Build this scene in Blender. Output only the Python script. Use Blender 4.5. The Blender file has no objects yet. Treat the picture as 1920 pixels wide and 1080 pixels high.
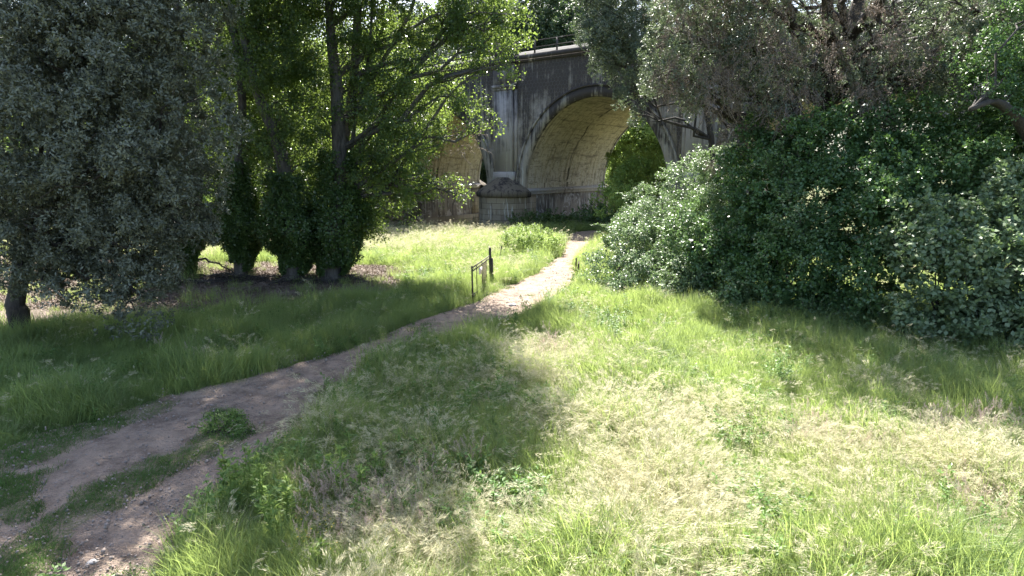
import bpy, math
import numpy as np
from mathutils import Vector

# ------------------------------------------------------------------ camera, sky, sun, exposure
SC = bpy.context.scene
F_PX, PITCH, CAM_H = 1115.0, math.atan(223 / 1115.0), 5.2
cam_d = bpy.data.cameras.new("camera")
cam_d.sensor_width = 36.0
cam_d.lens = 36.0 * F_PX / 1920.0
cam_d.clip_start, cam_d.clip_end = 0.1, 2000.0
cam = bpy.data.objects.new("camera", cam_d)
cam.location = (0, 0, CAM_H)
cam.rotation_euler = (math.pi / 2 - PITCH, 0, 0)
SC.collection.objects.link(cam)
SC.camera = cam

SUN_AZ, SUN_EL = math.radians(-8), math.radians(53)      # azimuth from +Y towards +X
world = bpy.data.worlds.new("World")
SC.world = world
world.use_nodes = True
wn = world.node_tree
sky = wn.nodes.new("ShaderNodeTexSky")
sky.sky_type = 'NISHITA'
sky.sun_disc = False
sky.sun_elevation = SUN_EL
sky.sun_rotation = SUN_AZ
sky.air_density, sky.dust_density, sky.ozone_density = 1.0, 2.5, 1.0
bgn = wn.nodes["Background"]
bgn.inputs["Strength"].default_value = 0.088
wn.links.new(sky.outputs[0], bgn.inputs["Color"])

sun_d = bpy.data.lights.new("sun", 'SUN')
sun_d.energy = 5.0
sun_d.angle = math.radians(0.53)
sun_d.color = (1.0, 0.955, 0.88)
sun = bpy.data.objects.new("sun", sun_d)
sv = Vector((math.sin(SUN_AZ) * math.cos(SUN_EL), math.cos(SUN_AZ) * math.cos(SUN_EL), math.sin(SUN_EL)))
sun.rotation_euler = sv.to_track_quat('Z', 'Y').to_euler()
sun.location = (0, 0, 60)
SC.collection.objects.link(sun)

SC.view_settings.view_transform = 'Standard'
SC.view_settings.look = 'None'
SC.view_settings.gamma = 1.0
SC.view_settings.exposure = 2.15
cy = SC.cycles
cy.max_bounces, cy.diffuse_bounces, cy.glossy_bounces = 6, 4, 2
cy.transmission_bounces, cy.transparent_max_bounces = 4, 4
cy.use_denoising = True
cy.sample_clamp_indirect = 6.0

# ------------------------------------------------------------------ helpers
C0 = SC.collection
rng = np.random.default_rng(7)


def ray(x, y):
    a, b = (x - 960) / F_PX, -(y - 540) / F_PX
    return np.array([a, math.cos(PITCH) + b * math.sin(PITCH), b * math.cos(PITCH) - math.sin(PITCH)])


def G(x, y, z=0.0):
    r = ray(x, y)
    t = (z - CAM_H) / r[2]
    return np.array([0, 0, CAM_H]) + r * t


def at(x, y, Y):
    r = ray(x, y)
    return np.array([0, 0, CAM_H]) + r * (Y / r[1])


def hash3(ix, iy, iz):
    n = (ix * 374761393 + iy * 668265263 + iz * 2147483647 + 1274126177) & 0xFFFFFFFF
    n = ((n ^ (n >> 13)) * 1274126177) & 0xFFFFFFFF
    return ((n ^ (n >> 16)) & 0xFFFF) / 65535.0


def vnoise(p):
    p = np.asarray(p, float)
    i = np.floor(p).astype(np.int64)
    f = p - i
    f = f * f * (3 - 2 * f)
    out = 0
    for dx in (0, 1):
        for dy in (0, 1):
            for dz in (0, 1):
                w = (f[..., 0] if dx else 1 - f[..., 0]) * (f[..., 1] if dy else 1 - f[..., 1]) * (f[..., 2] if dz else 1 - f[..., 2])
                out = out + w * hash3(i[..., 0] + dx, i[..., 1] + dy, i[..., 2] + dz)
    return out


def fbm2(x, y, s, seed=0.0, octv=3):
    v, a, tot = 0, 1.0, 0
    for k in range(octv):
        v = v + a * vnoise(np.stack([x / s * 2 ** k + seed, y / s * 2 ** k - seed, np.full_like(x, seed * 3.1)], -1))
        tot += a
        a *= 0.5
    return v / tot


def sstep(a, b, x):
    t = np.clip((x - a) / (b - a), 0, 1)
    return t * t * (3 - 2 * t)


def in_poly(px, py, poly):
    inside = np.zeros(px.shape, bool)
    n = len(poly)
    for i in range(n):
        x1, y1 = poly[i]
        x2, y2 = poly[(i + 1) % n]
        c = ((y1 > py) != (y2 > py)) & (px < (x2 - x1) * (py - y1) / (y2 - y1 + 1e-12) + x1)
        inside ^= c
    return inside


def gpoly(pts):
    return [tuple(G(x, y)[:2]) for x, y in pts]


def gz(x, y):
    x = np.asarray(x, float)
    y = np.asarray(y, float)
    z = 0.16 * (fbm2(x, y, 9.0, 3.0, 2) - 0.5) * sstep(2, 12, y)
    crest = 50.5 + 0.1 * x
    left = 1 - sstep(-1.5, 3.0, x + (y - 52) * -0.45)
    z = z - 2.0 * sstep(0, 5.0, y - crest) * (1 - sstep(30, 48, y - crest)) * left
    # raised litter bank at the feet of the poplars
    z = z + 0.28 * np.exp(-((y - 29.2) / 1.5) ** 2) * (1 - sstep(-9, -6.5, x)) * sstep(-24, -18, x)
    z = z + 0.35 * sstep(75, 120, y) * 8
    return z


def new_mesh(name, V, Fc, mats, parent=None, attrs=None, smooth=False, nv=4, matidx=None):
    """V (n,3); Fc (m,nv) int array, or list of such arrays with differing nv"""
    V = np.asarray(V, np.float32)
    if not isinstance(Fc, list):
        Fc = [np.asarray(Fc)]
    Fc = [np.asarray(f, np.int32) for f in Fc if len(f)]
    me = bpy.data.meshes.new(name)
    me.vertices.add(len(V))
    me.vertices.foreach_set("co", V.ravel())
    nl = sum(f.size for f in Fc)
    npoly = sum(len(f) for f in Fc)
    me.loops.add(nl)
    me.loops.foreach_set("vertex_index", np.concatenate([f.ravel() for f in Fc]))
    me.polygons.add(npoly)
    starts, tot = [], 0
    for f in Fc:
        starts.append(tot + np.arange(len(f)) * f.shape[1])
        tot += f.size
    me.polygons.foreach_set("loop_start", np.concatenate(starts).astype(np.int32))
    if smooth:
        me.polygons.foreach_set("use_smooth", np.ones(npoly, bool))
    if attrs:
        for k, a in attrs.items():
            a = np.asarray(a, np.float32)
            if a.ndim == 1:
                at_ = me.attributes.new(k, 'FLOAT', 'POINT')
                at_.data.foreach_set("value", a)
            else:
                at_ = me.attributes.new(k, 'FLOAT_VECTOR', 'POINT')
                at_.data.foreach_set("vector", a.ravel())
    for m in (mats if isinstance(mats, (list, tuple)) else [mats]):
        me.materials.append(m)
    if matidx is not None:
        me.polygons.foreach_set("material_index", np.asarray(matidx, np.int32))
    me.update(calc_edges=True)
    o = bpy.data.objects.new(name, me)
    C0.objects.link(o)
    if parent is not None:
        o.parent = parent
    return o


class MB:
    """collects plain geometry for ONE mesh"""

    def __init__(self):
        self.v, self.q, self.t, self.n = [], [], [], 0

    def add(self, V, Q=None, T=None):
        V = np.asarray(V, float)
        self.v.append(V)
        if Q is not None and len(Q):
            self.q.append(np.asarray(Q, int).reshape(-1, 4) + self.n)
        if T is not None and len(T):
            self.t.append(np.asarray(T, int).reshape(-1, 3) + self.n)
        self.n += len(V)
        return self

    def box(self, a, b, R=None, o=None):
        x0, y0, z0 = a
        x1, y1, z1 = b
        V = np.array([[x0, y0, z0], [x1, y0, z0], [x1, y1, z0], [x0, y1, z0], [x0, y0, z1], [x1, y0, z1], [x1, y1, z1], [x0, y1, z1]], float)
        if R is not None:
            V = V @ np.asarray(R).T
        if o is not None:
            V = V + np.asarray(o)
        return self.add(V, [[0, 3, 2, 1], [4, 5, 6, 7], [0, 1, 5, 4], [1, 2, 6, 5], [2, 3, 7, 6], [3, 0, 4, 7]])

    def bar(self, p, q, w, h=None):
        p, q = np.asarray(p, float), np.asarray(q, float)
        h = h or w
        d = q - p
        L = np.linalg.norm(d)
        d /= L
        up = np.array([0, 0, 1.0]) if abs(d[2]) < 0.95 else np.array([1.0, 0, 0])
        s = np.cross(d, up)
        s /= np.linalg.norm(s)
        u = np.cross(s, d)
        V = []
        for e in (p, q):
            for a, b in ((-1, -1), (1, -1), (1, 1), (-1, 1)):
                V.append(e + s * a * w / 2 + u * b * h / 2)
        return self.add(V, [[0, 1, 2, 3], [7, 6, 5, 4], [0, 4, 5, 1], [1, 5, 6, 2], [2, 6, 7, 3], [3, 7, 4, 0]])

    def tube(self, P, R, sides=7, flare=0.0, r=None, cap=True):
        P = np.asarray(P, float)
        R = np.broadcast_to(np.asarray(R, float), (len(P),)).copy()
        n = len(P)
        tan = np.gradient(P, axis=0)
        tan /= np.linalg.norm(tan, axis=1)[:, None] + 1e-9
        ref = np.array([1.0, 0.13, 0.07])
        if abs(tan[0] @ ref) > 0.9:
            ref = np.array([0.1, 1.0, 0.0])
        s = np.cross(tan, ref)
        s /= np.linalg.norm(s, axis=1)[:, None] + 1e-9
        u = np.cross(s, tan)
        a = np.arange(sides) / sides * 2 * math.pi
        rr = R[:, None] * np.ones(sides)
        if r is not None:
            rr = rr * (1 + 0.16 * (r.random((n, sides)) - 0.5))
        V = P[:, None, :] + rr[..., None] * (np.cos(a)[None, :, None] * s[:, None, :] + np.sin(a)[None, :, None] * u[:, None, :])
        V = V.reshape(-1, 3)
        i = np.arange(n - 1)[:, None] * sides
        j = np.arange(sides)[None, :]
        j2 = (j + 1) % sides
        Q = np.stack([i + j, i + j2, i + sides + j2, i + sides + j], -1).reshape(-1, 4)
        self.add(V, Q)
        if cap and R[-1] > 0.004:
            k = self.n
            self.add([P[-1] + tan[-1] * R[-1] * 0.5], T=None)
            base = k - sides
            self.t.append(np.array([[base + m, base + (m + 1) % sides, k] for m in range(sides)]))
        return self

    def build(self, name, mat, parent=None, smooth=False):
        V = np.concatenate(self.v)
        F = []
        if self.q:
            F.append(np.concatenate(self.q))
        if self.t:
            F.append(np.concatenate(self.t))
        return new_mesh(name, V, F, mat, parent, smooth=smooth)


def tag(o, label=None, cat=None, group=None, kind=None):
    if label:
        o["label"] = label
    if cat:
        o["category"] = cat
    if group:
        o["group"] = group
    if kind:
        o["kind"] = kind
    return o


def empty(name, loc=(0, 0, 0), rz=0.0, label=None, cat=None, group=None):
    o = bpy.data.objects.new(name, None)
    o.empty_display_size = 0.3
    o.location = loc
    o.rotation_euler = (0, 0, rz)
    C0.objects.link(o)
    return tag(o, label, cat, group)


def copy_tree(o, parent=None):
    c = o.copy()
    C0.objects.link(c)
    if parent is not None:
        c.parent = parent
    for ch in [x for x in bpy.data.objects if x.parent == o]:
        copy_tree(ch, c)
    return c


def unit(v):
    return v / (np.linalg.norm(v, axis=-1, keepdims=True) + 1e-9)


# ------------------------------------------------------------------ materials
class NT:
    def __init__(self, name):
        self.m = bpy.data.materials.new(name)
        self.m.use_nodes = True
        self.t = self.m.node_tree
        self.b = self.t.nodes["Principled BSDF"]
        self.out = self.t.nodes["Material Output"]

    def n(self, kind, ins=None, **props):
        nd = self.t.nodes.new("ShaderNode" + kind)
        for k, v in props.items():
            setattr(nd, k, v)
        for k, v in (ins or {}).items():
            s = nd.inputs[k]
            if isinstance(v, bpy.types.NodeSocket):
                self.t.links.new(v, s)
            else:
                s.default_value = v
        return nd

    def lk(self, a, b):
        self.t.links.new(a, b)

    def noise(self, vec, scale, detail=4.0, rough=0.55, dist=0.0):
        return self.n("TexNoise", {"Vector": vec, "Scale": scale, "Detail": detail, "Roughness": rough, "Distortion": dist}).outputs["Fac"]

    def mapping(self, vec, scale=(1, 1, 1), loc=(0, 0, 0)):
        return self.n("Mapping", {"Vector": vec, "Scale": scale, "Location": loc}).outputs[0]

    def ramp(self, f, stops, interp='LINEAR'):
        nd = self.n("ValToRGB", {"Fac": f})
        cr = nd.color_ramp
        cr.interpolation = interp
        while len(cr.elements) < len(stops):
            cr.elements.new(0.5)
        for e, (p, c) in zip(cr.elements, stops):
            e.position = p
            e.color = (c, c, c, 1) if not isinstance(c, tuple) else (*c, 1)
        return nd.outputs["Color"]

    def mix(self, f, a, b, mode='MIX'):
        nd = self.n("Mix", data_type='RGBA', blend_type=mode)
        for s, v in ((nd.inputs[0], f), (nd.inputs[6], a), (nd.inputs[7], b)):
            if isinstance(v, bpy.types.NodeSocket):
                self.lk(v, s)
            elif isinstance(v, tuple):
                s.default_value = (*v, 1)
            else:
                s.default_value = v
        return nd.outputs[2]

    def math(self, op, a, b=None, clamp=False):
        nd = self.n("Math", operation=op, use_clamp=clamp)
        for s, v in zip(nd.inputs, (a, b)):
            if v is None:
                continue
            if isinstance(v, bpy.types.NodeSocket):
                self.lk(v, s)
            else:
                s.default_value = v
        return nd.outputs[0]

    def vmath(self, op, a, b=None):
        nd = self.n("VectorMath", operation=op)
        for s, v in zip(nd.inputs, (a, b)):
            if v is None:
                continue
            if isinstance(v, bpy.types.NodeSocket):
                self.lk(v, s)
            else:
                s.default_value = v
        return nd

    def pos(self):
        return self.n("NewGeometry").outputs["Position"]

    def obj(self):
        return self.n("TexCoord").outputs["Object"]

    def attr(self, name):
        return self.n("Attribute", attribute_name=name).outputs["Fac"]

    def bump(self, h, strength=0.5, dist=0.05):
        nd = self.n("Bump", {"Height": h, "Strength": strength, "Distance": dist})
        self.lk(nd.outputs[0], self.b.inputs["Normal"])

    def col(self, c):
        if isinstance(c, tuple):
            self.b.inputs["Base Color"].default_value = (*c, 1)
        else:
            self.lk(c, self.b.inputs["Base Color"])

    def set(self, **k):
        for a, v in k.items():
            self.b.inputs[a].default_value = v


def leaf_mat(name, dark, light, trans, tfac=0.35, rough=0.45, spec=0.5, nscale=0.6, use_rand=False, hue2=None):
    """leaf surface: reflects, and lets light through; colour varies leaf by leaf and in broad patches"""
    M = NT(name)
    v = M.n("ObjectInfo").outputs["Random"] if use_rand else M.attr("var")
    nz = M.noise(M.pos(), nscale, 2.0)
    f = M.math('ADD', M.math('MULTIPLY', v, 0.55), M.math('MULTIPLY', M.math('SUBTRACT', nz, 0.3), 1.1), True)
    c = M.mix(f, dark, light)
    if hue2:
        g = M.math('GREATER_THAN', v, hue2[1])
        c = M.mix(g, c, hue2[0])
    M.col(c)
    M.set(Roughness=rough)
    M.b.inputs["Specular IOR Level"].default_value = spec
    tr = M.n("BsdfTranslucent")
    tc = M.mix(0.5, c, trans)
    M.lk(tc, tr.inputs["Color"])
    ms = M.n("MixShader", {"Fac": tfac})
    M.lk(M.b.outputs[0], ms.inputs[1])
    M.lk(tr.outputs[0], ms.inputs[2])
    M.lk(ms.outputs[0], M.out.inputs["Surface"])
    return M.m


def bark_mat(name, dark, light, scale=6.0, stretch=0.25):
    M = NT(name)
    p = M.mapping(M.pos(), (1, 1, stretch))
    a = M.noise(p, scale, 6.0, 0.65, 0.4)
    b = M.noise(M.pos(), 0.9, 3.0)
    c = M.mix(M.ramp(a, [(0.35, 0.0), (0.65, 1.0)]), dark, light)
    c = M.mix(M.ramp(b, [(0.45, 0.0), (0.62, 0.6)]), c, tuple(0.5 * x + 0.05 for x in light))
    M.col(c)
    M.set(Roughness=0.9)
    M.bump(a, 1.0, 0.06)
    return M.m


MAT = {}
MAT['oak_leaf'] = leaf_mat('holm_oak_leaf', (0.06, 0.072, 0.046), (0.29, 0.305, 0.225), (0.10, 0.16, 0.04), 0.16, 0.42, 0.5, 0.8)
MAT['oak_leaf_r'] = leaf_mat('holm_oak_leaf_green', (0.065, 0.09, 0.055), (0.28, 0.31, 0.23), (0.16, 0.26, 0.05), 0.24, 0.42, 0.5, 0.8)
MAT['poplar_leaf'] = leaf_mat('poplar_leaf', (0.035, 0.072, 0.028), (0.09, 0.145, 0.05), (0.46, 0.62, 0.10), 0.42, 0.38, 0.5, 0.5)
MAT['ivy_leaf'] = leaf_mat('ivy_leaf', (0.03, 0.065, 0.02), (0.11, 0.18, 0.055), (0.2, 0.34, 0.05), 0.28, 0.32, 0.5, 0.8)
MAT['vine_leaf'] = leaf_mat('vine_leaf', (0.045, 0.10, 0.035), (0.135, 0.235, 0.085), (0.18, 0.34, 0.05), 0.30, 0.36, 0.6, 0.5)
MAT['gloss_leaf'] = leaf_mat('glossy_leaf', (0.09, 0.15, 0.06), (0.24, 0.31, 0.18), (0.25, 0.40, 0.10), 0.28, 0.42, 0.6, 0.5)
MAT['gloss_mid'] = leaf_mat('glossy_mid_leaf', (0.06, 0.12, 0.045), (0.17, 0.26, 0.11), (0.22, 0.38, 0.08), 0.28, 0.33, 0.7, 0.5)
MAT['weed_leaf2'] = leaf_mat('undergrowth_leaf', (0.06, 0.11, 0.045), (0.15, 0.22, 0.10), (0.3, 0.42, 0.12), 0.3, 0.5, 0.4, 0.5)
MAT['lime_leaf'] = leaf_mat('lime_leaf', (0.12, 0.20, 0.045), (0.25, 0.36, 0.10), (0.52, 0.66, 0.18), 0.42, 0.5, 0.4, 0.7)
MAT['far_leaf'] = leaf_mat('far_leaf', (0.03, 0.06, 0.03), (0.08, 0.12, 0.055), (0.22, 0.34, 0.08), 0.28, 0.5, 0.4, 0.15)
MAT['grey_leaf'] = leaf_mat('grey_far_leaf', (0.10, 0.13, 0.11), (0.22, 0.25, 0.21), (0.2, 0.26, 0.14), 0.25, 0.5, 0.4, 0.15)
MAT['dead_leaf'] = leaf_mat('dead_twig_leaf', (0.15, 0.115, 0.092), (0.40, 0.325, 0.275), (0.2, 0.14, 0.08), 0.12, 0.7, 0.25, 0.7)
MAT['grass_green'] = leaf_mat('grass_green', (0.10, 0.155, 0.07), (0.28, 0.365, 0.125), (0.58, 0.72, 0.18), 0.47, 0.5, 0.35, 0.25, True)
MAT['grass_short'] = leaf_mat('grass_short', (0.06, 0.12, 0.028), (0.11, 0.19, 0.05), (0.2, 0.34, 0.06), 0.35, 0.6, 0.3, 0.5, True)
MAT['grass_straw'] = leaf_mat('grass_straw', (0.34, 0.35, 0.18), (0.56, 0.53, 0.34), (0.60, 0.58, 0.34), 0.40, 0.6, 0.3, 0.35, True)
MAT['grass_head'] = leaf_mat('grass_head', (0.42, 0.40, 0.24), (0.62, 0.58, 0.40), (0.74, 0.68, 0.52), 0.42, 0.6, 0.3, 0.35, True)
MAT['plume'] = leaf_mat('plume_head', (0.42, 0.33, 0.29), (0.64, 0.52, 0.47), (0.66, 0.52, 0.45), 0.4, 0.6, 0.3, 0.5, True)
MAT['weed_leaf'] = leaf_mat('weed_leaf', (0.07, 0.15, 0.035), (0.16, 0.26, 0.07), (0.3, 0.46, 0.08), 0.35, 0.5, 0.4, 0.5, True)
MAT['bark_poplar'] = bark_mat('poplar_bark', (0.035, 0.031, 0.028), (0.14, 0.128, 0.115))
MAT['bark_oak'] = bark_mat('oak_bark', (0.018, 0.015, 0.013), (0.075, 0.06, 0.05), 9.0)
MAT['twig'] = bark_mat('dry_twig', (0.12, 0.095, 0.08), (0.34, 0.28, 0.24), 12.0)
MAT['dark_twig'] = bark_mat('dark_twig', (0.03, 0.026, 0.022), (0.09, 0.075, 0.065), 12.0)


def ground_material():
    M = NT('ground_earth')
    p = M.pos()
    n1 = M.noise(p, 0.7, 5.0)
    n2 = M.noise(p, 9.0, 6.0, 0.7)
    n3 = M.noise(p, 40.0, 3.0, 0.7)
    grass = M.mix(n2, (0.035, 0.055, 0.02), (0.10, 0.12, 0.045))
    straw = M.mix(n2, (0.13, 0.12, 0.06), (0.26, 0.23, 0.14))
    c = M.mix(M.ramp(n1, [(0.4, 0.0), (0.65, 0.7)]), grass, straw)
    lit = M.mix(M.ramp(n3, [(0.35, 0.0), (0.7, 1.0)]), (0.10, 0.075, 0.065), (0.36, 0.29, 0.24))
    lit = M.mix(M.ramp(n2, [(0.35, 0.45), (0.6, 0.0)]), lit, (0.06, 0.046, 0.04))
    c = M.mix(M.attr('litter'), c, lit)
    dirt = M.mix(n3, (0.24, 0.19, 0.155), (0.40, 0.33, 0.275))
    c = M.mix(M.attr('dirt'), c, dirt)
    M.col(c)
    M.set(Roughness=0.95)
    M.b.inputs["Specular IOR Level"].default_value = 0.15
    M.bump(M.math('ADD', n2, n3), 0.8, 0.05)
    return M.m


def path_material():
    M = NT('path_dirt')
    p = M.pos()
    n0 = M.noise(p, 0.6, 4.0)
    n1 = M.noise(p, 3.0, 6.0, 0.65, 0.3)
    n2 = M.noise(p, 22.0, 5.0, 0.75)
    vor = M.n("TexVoronoi", {"Vector": p, "Scale": 26.0, "Randomness": 1.0}).outputs["Distance"]
    c = M.mix(M.ramp(n1, [(0.35, 0.0), (0.62, 1.0)]), (0.19, 0.145, 0.115), (0.38, 0.295, 0.235))
    c = M.mix(M.ramp(n0, [(0.42, 0.0), (0.66, 0.55)]), c, (0.45, 0.355, 0.28))
    nd_ = M.noise(p, 1.3, 6.0, 0.7, 0.6)
    c = M.mix(M.ramp(nd_, [(0.36, 0.65), (0.46, 0.0)]), c, (0.15, 0.115, 0.095))
    c = M.mix(M.ramp(n2, [(0.3, 0.75), (0.46, 0.0)]), c, (0.13, 0.10, 0.085))
    c = M.mix(M.ramp(vor, [(0.10, 0.6), (0.2, 0.0)]), c, (0.50, 0.44, 0.39))
    green = M.mix(n2, (0.06, 0.10, 0.03), (0.15, 0.17, 0.07))
    c = M.mix(M.math('MULTIPLY', M.attr('turf'), M.ramp(n2, [(0.42, 0.0), (0.55, 0.75)])), c, green)
    M.col(c)
    M.set(Roughness=0.95)
    M.b.inputs["Specular IOR Level"].default_value = 0.15
    h = M.math('ADD', M.math('MULTIPLY', n1, 1.6), M.math('ADD', M.math('MULTIPLY', n2, 0.6), M.math('MULTIPLY', vor, -0.4)))
    M.bump(h, 1.0, 0.09)
    return M.m


def stone_material(name, base, light, dark, kind='plain', warm=None):
    """weathered viaduct masonry in the viaduct's own axes: x along the wall, y through it, z up"""
    M = NT(name)
    o = M.obj()
    sx = M.n("SeparateXYZ", {0: o})
    X, Y, Z = sx.outputs
    streak = M.noise(M.mapping(o, (1.6, 1.6, 0.13)), 1.6, 5.0, 0.65, 0.2)
    blot = M.noise(o, 0.45, 5.0, 0.6, 0.3)
    fine = M.noise(o, 9.0, 5.0, 0.7)
    c = M.mix(fine, base, light)
    h = fine
    if kind == 'hex':
        # hexagonal rubble joints
        flat = M.n("CombineXYZ", {"X": X, "Y": Z, "Z": 0.0}).outputs[0]
        q = M.vmath('SCALE', flat)
        q.inputs["Scale"].default_value = 1 / 0.36
        wob = M.vmath('SCALE', M.vmath('SUBTRACT', M.n("TexNoise", {"Vector": flat, "Scale": 2.2}).outputs["Color"], (0.5, 0.5, 0.5)).outputs[0])
        wob.inputs["Scale"].default_value = 0.35
        q = M.vmath('ADD', q.outputs[0], wob.outputs[0]).outputs[0]
        q = M.vmath('ADD', q, (1000, 1000, 0)).outputs[0]
        R = (1.0, 1.7320508, 1.0)
        Hh = (0.5, 0.8660254, 0.0)
        a = M.vmath('SUBTRACT', M.vmath('MODULO', q, R).outputs[0], Hh).outputs[0]
        b = M.vmath('SUBTRACT', M.vmath('MODULO', M.vmath('SUBTRACT', q, Hh).outputs[0], R).outputs[0], Hh).outputs[0]
        da = M.vmath('DOT_PRODUCT', a, a).outputs["Value"]
        db = M.vmath('DOT_PRODUCT', b, b).outputs["Value"]
        pick = M.math('LESS_THAN', da, db)
        gv = M.n("Mix", data_type='VECTOR')
        M.lk(pick, gv.inputs[0])
        M.lk(b, gv.inputs[4])
        M.lk(a, gv.inputs[5])
        ab = M.vmath('ABSOLUTE', gv.outputs[1]).outputs[0]
        hx = M.n("SeparateXYZ", {0: ab}).outputs[0]
        hd = M.math('MAXIMUM', M.vmath('DOT_PRODUCT', ab, (0.5, 0.8660254, 0)).outputs["Value"], hx)
        edge = M.math('SUBTRACT', 0.5, hd)
        joint = M.ramp(edge, [(0.02, 1.0), (0.085, 0.0)])
        cell = M.n("TexWhiteNoise", noise_dimensions='3D')
        cc = M.vmath('SNAP', M.vmath('SUBTRACT', q, gv.outputs[1]).outputs[0], (0.25, 0.25, 0.25)).outputs[0]
        M.lk(cc, cell.inputs["Vector"])
        c = M.mix(M.math('MULTIPLY', cell.outputs["Value"], 0.5), c, tuple(x * 0.5 for x in base))
        h = M.math('SUBTRACT', M.math('MULTIPLY', fine, 0.4), joint)
    if kind == 'block':
        br = M.n("TexBrick", {"Vector": M.n("CombineXYZ", {"X": M.math('ADD', X, Y), "Y": Z, "Z": 0.0}).outputs[0],
                              "Color1": (1, 1, 1, 1), "Color2": (0.7, 0.7, 0.7, 1), "Mortar": (0.28, 0.27, 0.26, 1), "Scale": 1.0,
                              "Mortar Size": 0.015, "Mortar Smooth": 0.3, "Brick Width": 1.15, "Row Height": 0.52})
        c = M.mix(1.0, c, br.outputs["Color"], 'MULTIPLY')
        h = M.math('SUBTRACT', M.math('MULTIPLY', fine, 0.3), br.outputs["Fac"])
    if warm:
        c = M.mix(M.ramp(blot, [(0.38, 0.0), (0.62, 0.9)]), c, warm)
    # black lichen: heavy from the coping down, broken into streaks
    top = M.n("MapRange", {"Value": Z, "From Min": 5.0, "From Max": 13.5}).outputs[0]
    if kind == 'vault':
        # drip marks follow the barrel; board and lift lines run through it
        ang = M.math('ARCTAN2', M.math('SUBTRACT', Z, 3.34), M.math('SUBTRACT', M.math('MODULO', M.math('ADD', X, 185.0), 18.5), 7.0))
        uv = M.n("CombineXYZ", {"X": Y, "Y": M.math('MULTIPLY', ang, 7.0), "Z": 0.0}).outputs[0]
        drip = M.noise(M.mapping(uv, (3.2, 0.22, 1)), 1.0, 6.0, 0.7, 0.25)
        lift = M.n("TexBrick", {"Vector": uv, "Color1": (1, 1, 1, 1), "Color2": (0.84, 0.84, 0.84, 1), "Mortar": (0.45, 0.45, 0.45, 1),
                                "Scale": 1.0, "Mortar Size": 0.018, "Brick Width": 30.0, "Row Height": 0.72})
        c = M.mix(0.55, c, lift.outputs["Color"], 'MULTIPLY')
        low = M.n("MapRange", {"Value": Z, "From Min": 9.4, "From Max": 4.5}).outputs[0]
        c = M.mix(M.math('MULTIPLY', low, 0.6), c, (0.40, 0.36, 0.33))
        c = M.mix(M.math('MULTIPLY', M.ramp(drip, [(0.44, 0.0), (0.56, 1.0)]), M.math('ADD', M.math('MULTIPLY', low, 0.8), 0.08)), c, (0.50, 0.46, 0.42))
        c = M.mix(M.math('MULTIPLY', M.ramp(drip, [(0.36, 0.9), (0.45, 0.0)]), 0.8), c, dark)
        d = M.math('ABSOLUTE', M.math('SUBTRACT', M.math('ADD', Y, M.math('MULTIPLY', M.math('SUBTRACT', M.noise(M.mapping(uv, (0.01, 0.5, 1)), 1.0, 2.0), 0.5), 1.0)), 7.4))
        crack = M.math('MULTIPLY', M.ramp(M.math('ADD', d, M.math('MULTIPLY', M.math('SUBTRACT', drip, 0.5), 0.9)), [(0.05, 1.0), (0.22, 0.0)]), M.ramp(M.noise(M.mapping(uv, (0.3, 0.45, 1), (5, 2, 0)), 1.0, 3.0), [(0.42, 0.0), (0.52, 1.0)]))
        c = M.mix(crack, c, (0.02, 0.018, 0.016))
        big = M.noise(M.mapping(uv, (0.9, 0.35, 1), (3, 1, 0)), 1.0, 5.0, 0.7, 0.8)
        c = M.mix(M.math('MULTIPLY', M.ramp(big, [(0.55, 0.0), (0.64, 0.85)]), low), c, (0.17, 0.15, 0.13))
        hor = M.noise(M.mapping(uv, (0.35, 2.6, 1), (9, 4, 0)), 1.0, 5.0, 0.7, 0.3)
        c = M.mix(M.ramp(hor, [(0.53, 0.0), (0.62, 0.6)]), c, dark)
        mot = M.noise(uv, 2.4, 6.0, 0.75, 0.5)
        c = M.mix(M.ramp(mot, [(0.40, 0.55), (0.50, 0.0)]), c, (0.13, 0.115, 0.09))
        h = M.math('ADD', fine, M.math('MULTIPLY', lift.outputs["Fac"], -1.0))
    else:
        f = M.math('ADD', M.math('MULTIPLY', streak, 1.1), M.math('MULTIPLY', top, 0.28))
        f = M.math('ADD', f, M.math('MULTIPLY', M.math('SUBTRACT', blot, 0.5), 0.9))
        th = {'hex': (0.60, 0.78), 'ring': (0.57, 0.72), 'block': (0.66, 0.86), 'plain': (0.66, 0.88), 'plaster': (0.50, 0.72), 'moss': (0.52, 0.68)}[kind]
        c = M.mix(M.math('MULTIPLY', M.ramp(f, [(th[0], 0.0), (th[1], 1.0)]), 0.92), c, dark)
        if kind == 'hex':
            # lime in the joints shows pale where the wall has gone black
            c = M.mix(M.math('MULTIPLY', joint, M.math('MULTIPLY', blot, 0.45)), c, (0.30, 0.29, 0.30))
        # white lime run-off low on the wall
        w = M.noise(M.mapping(o, (3.0, 3.0, 0.35), (7, 3, 1)), 1.5, 4.0, 0.6)
        zz = M.n("MapRange", {"Value": Z, "From Min": 9.5, "From Max": 4.5}).outputs[0]
        zb = M.n("MapRange", {"Value": Z, "From Min": -0.5, "From Max": 1.0}).outputs[0]
        if kind != 'moss':
            c = M.mix(M.math('MULTIPLY', M.ramp(w, [(0.57, 0.0), (0.64, 0.75)]), M.math('MULTIPLY', zz, zb)), c, (0.52, 0.51, 0.49))
        if kind == 'plaster':
            w2 = M.noise(M.mapping(o, (1, 1, 1), (2, 9, 4)), 0.75, 6.0, 0.7, 0.9)
            c = M.mix(M.ramp(w2, [(0.545, 0.0), (0.57, 0.65)]), c, (0.50, 0.47, 0.48))
    M.col(c)
    M.set(Roughness=0.93)
    M.b.inputs["Specular IOR Level"].default_value = 0.2
    M.bump(h, 0.7, 0.05)
    return M.m


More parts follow.
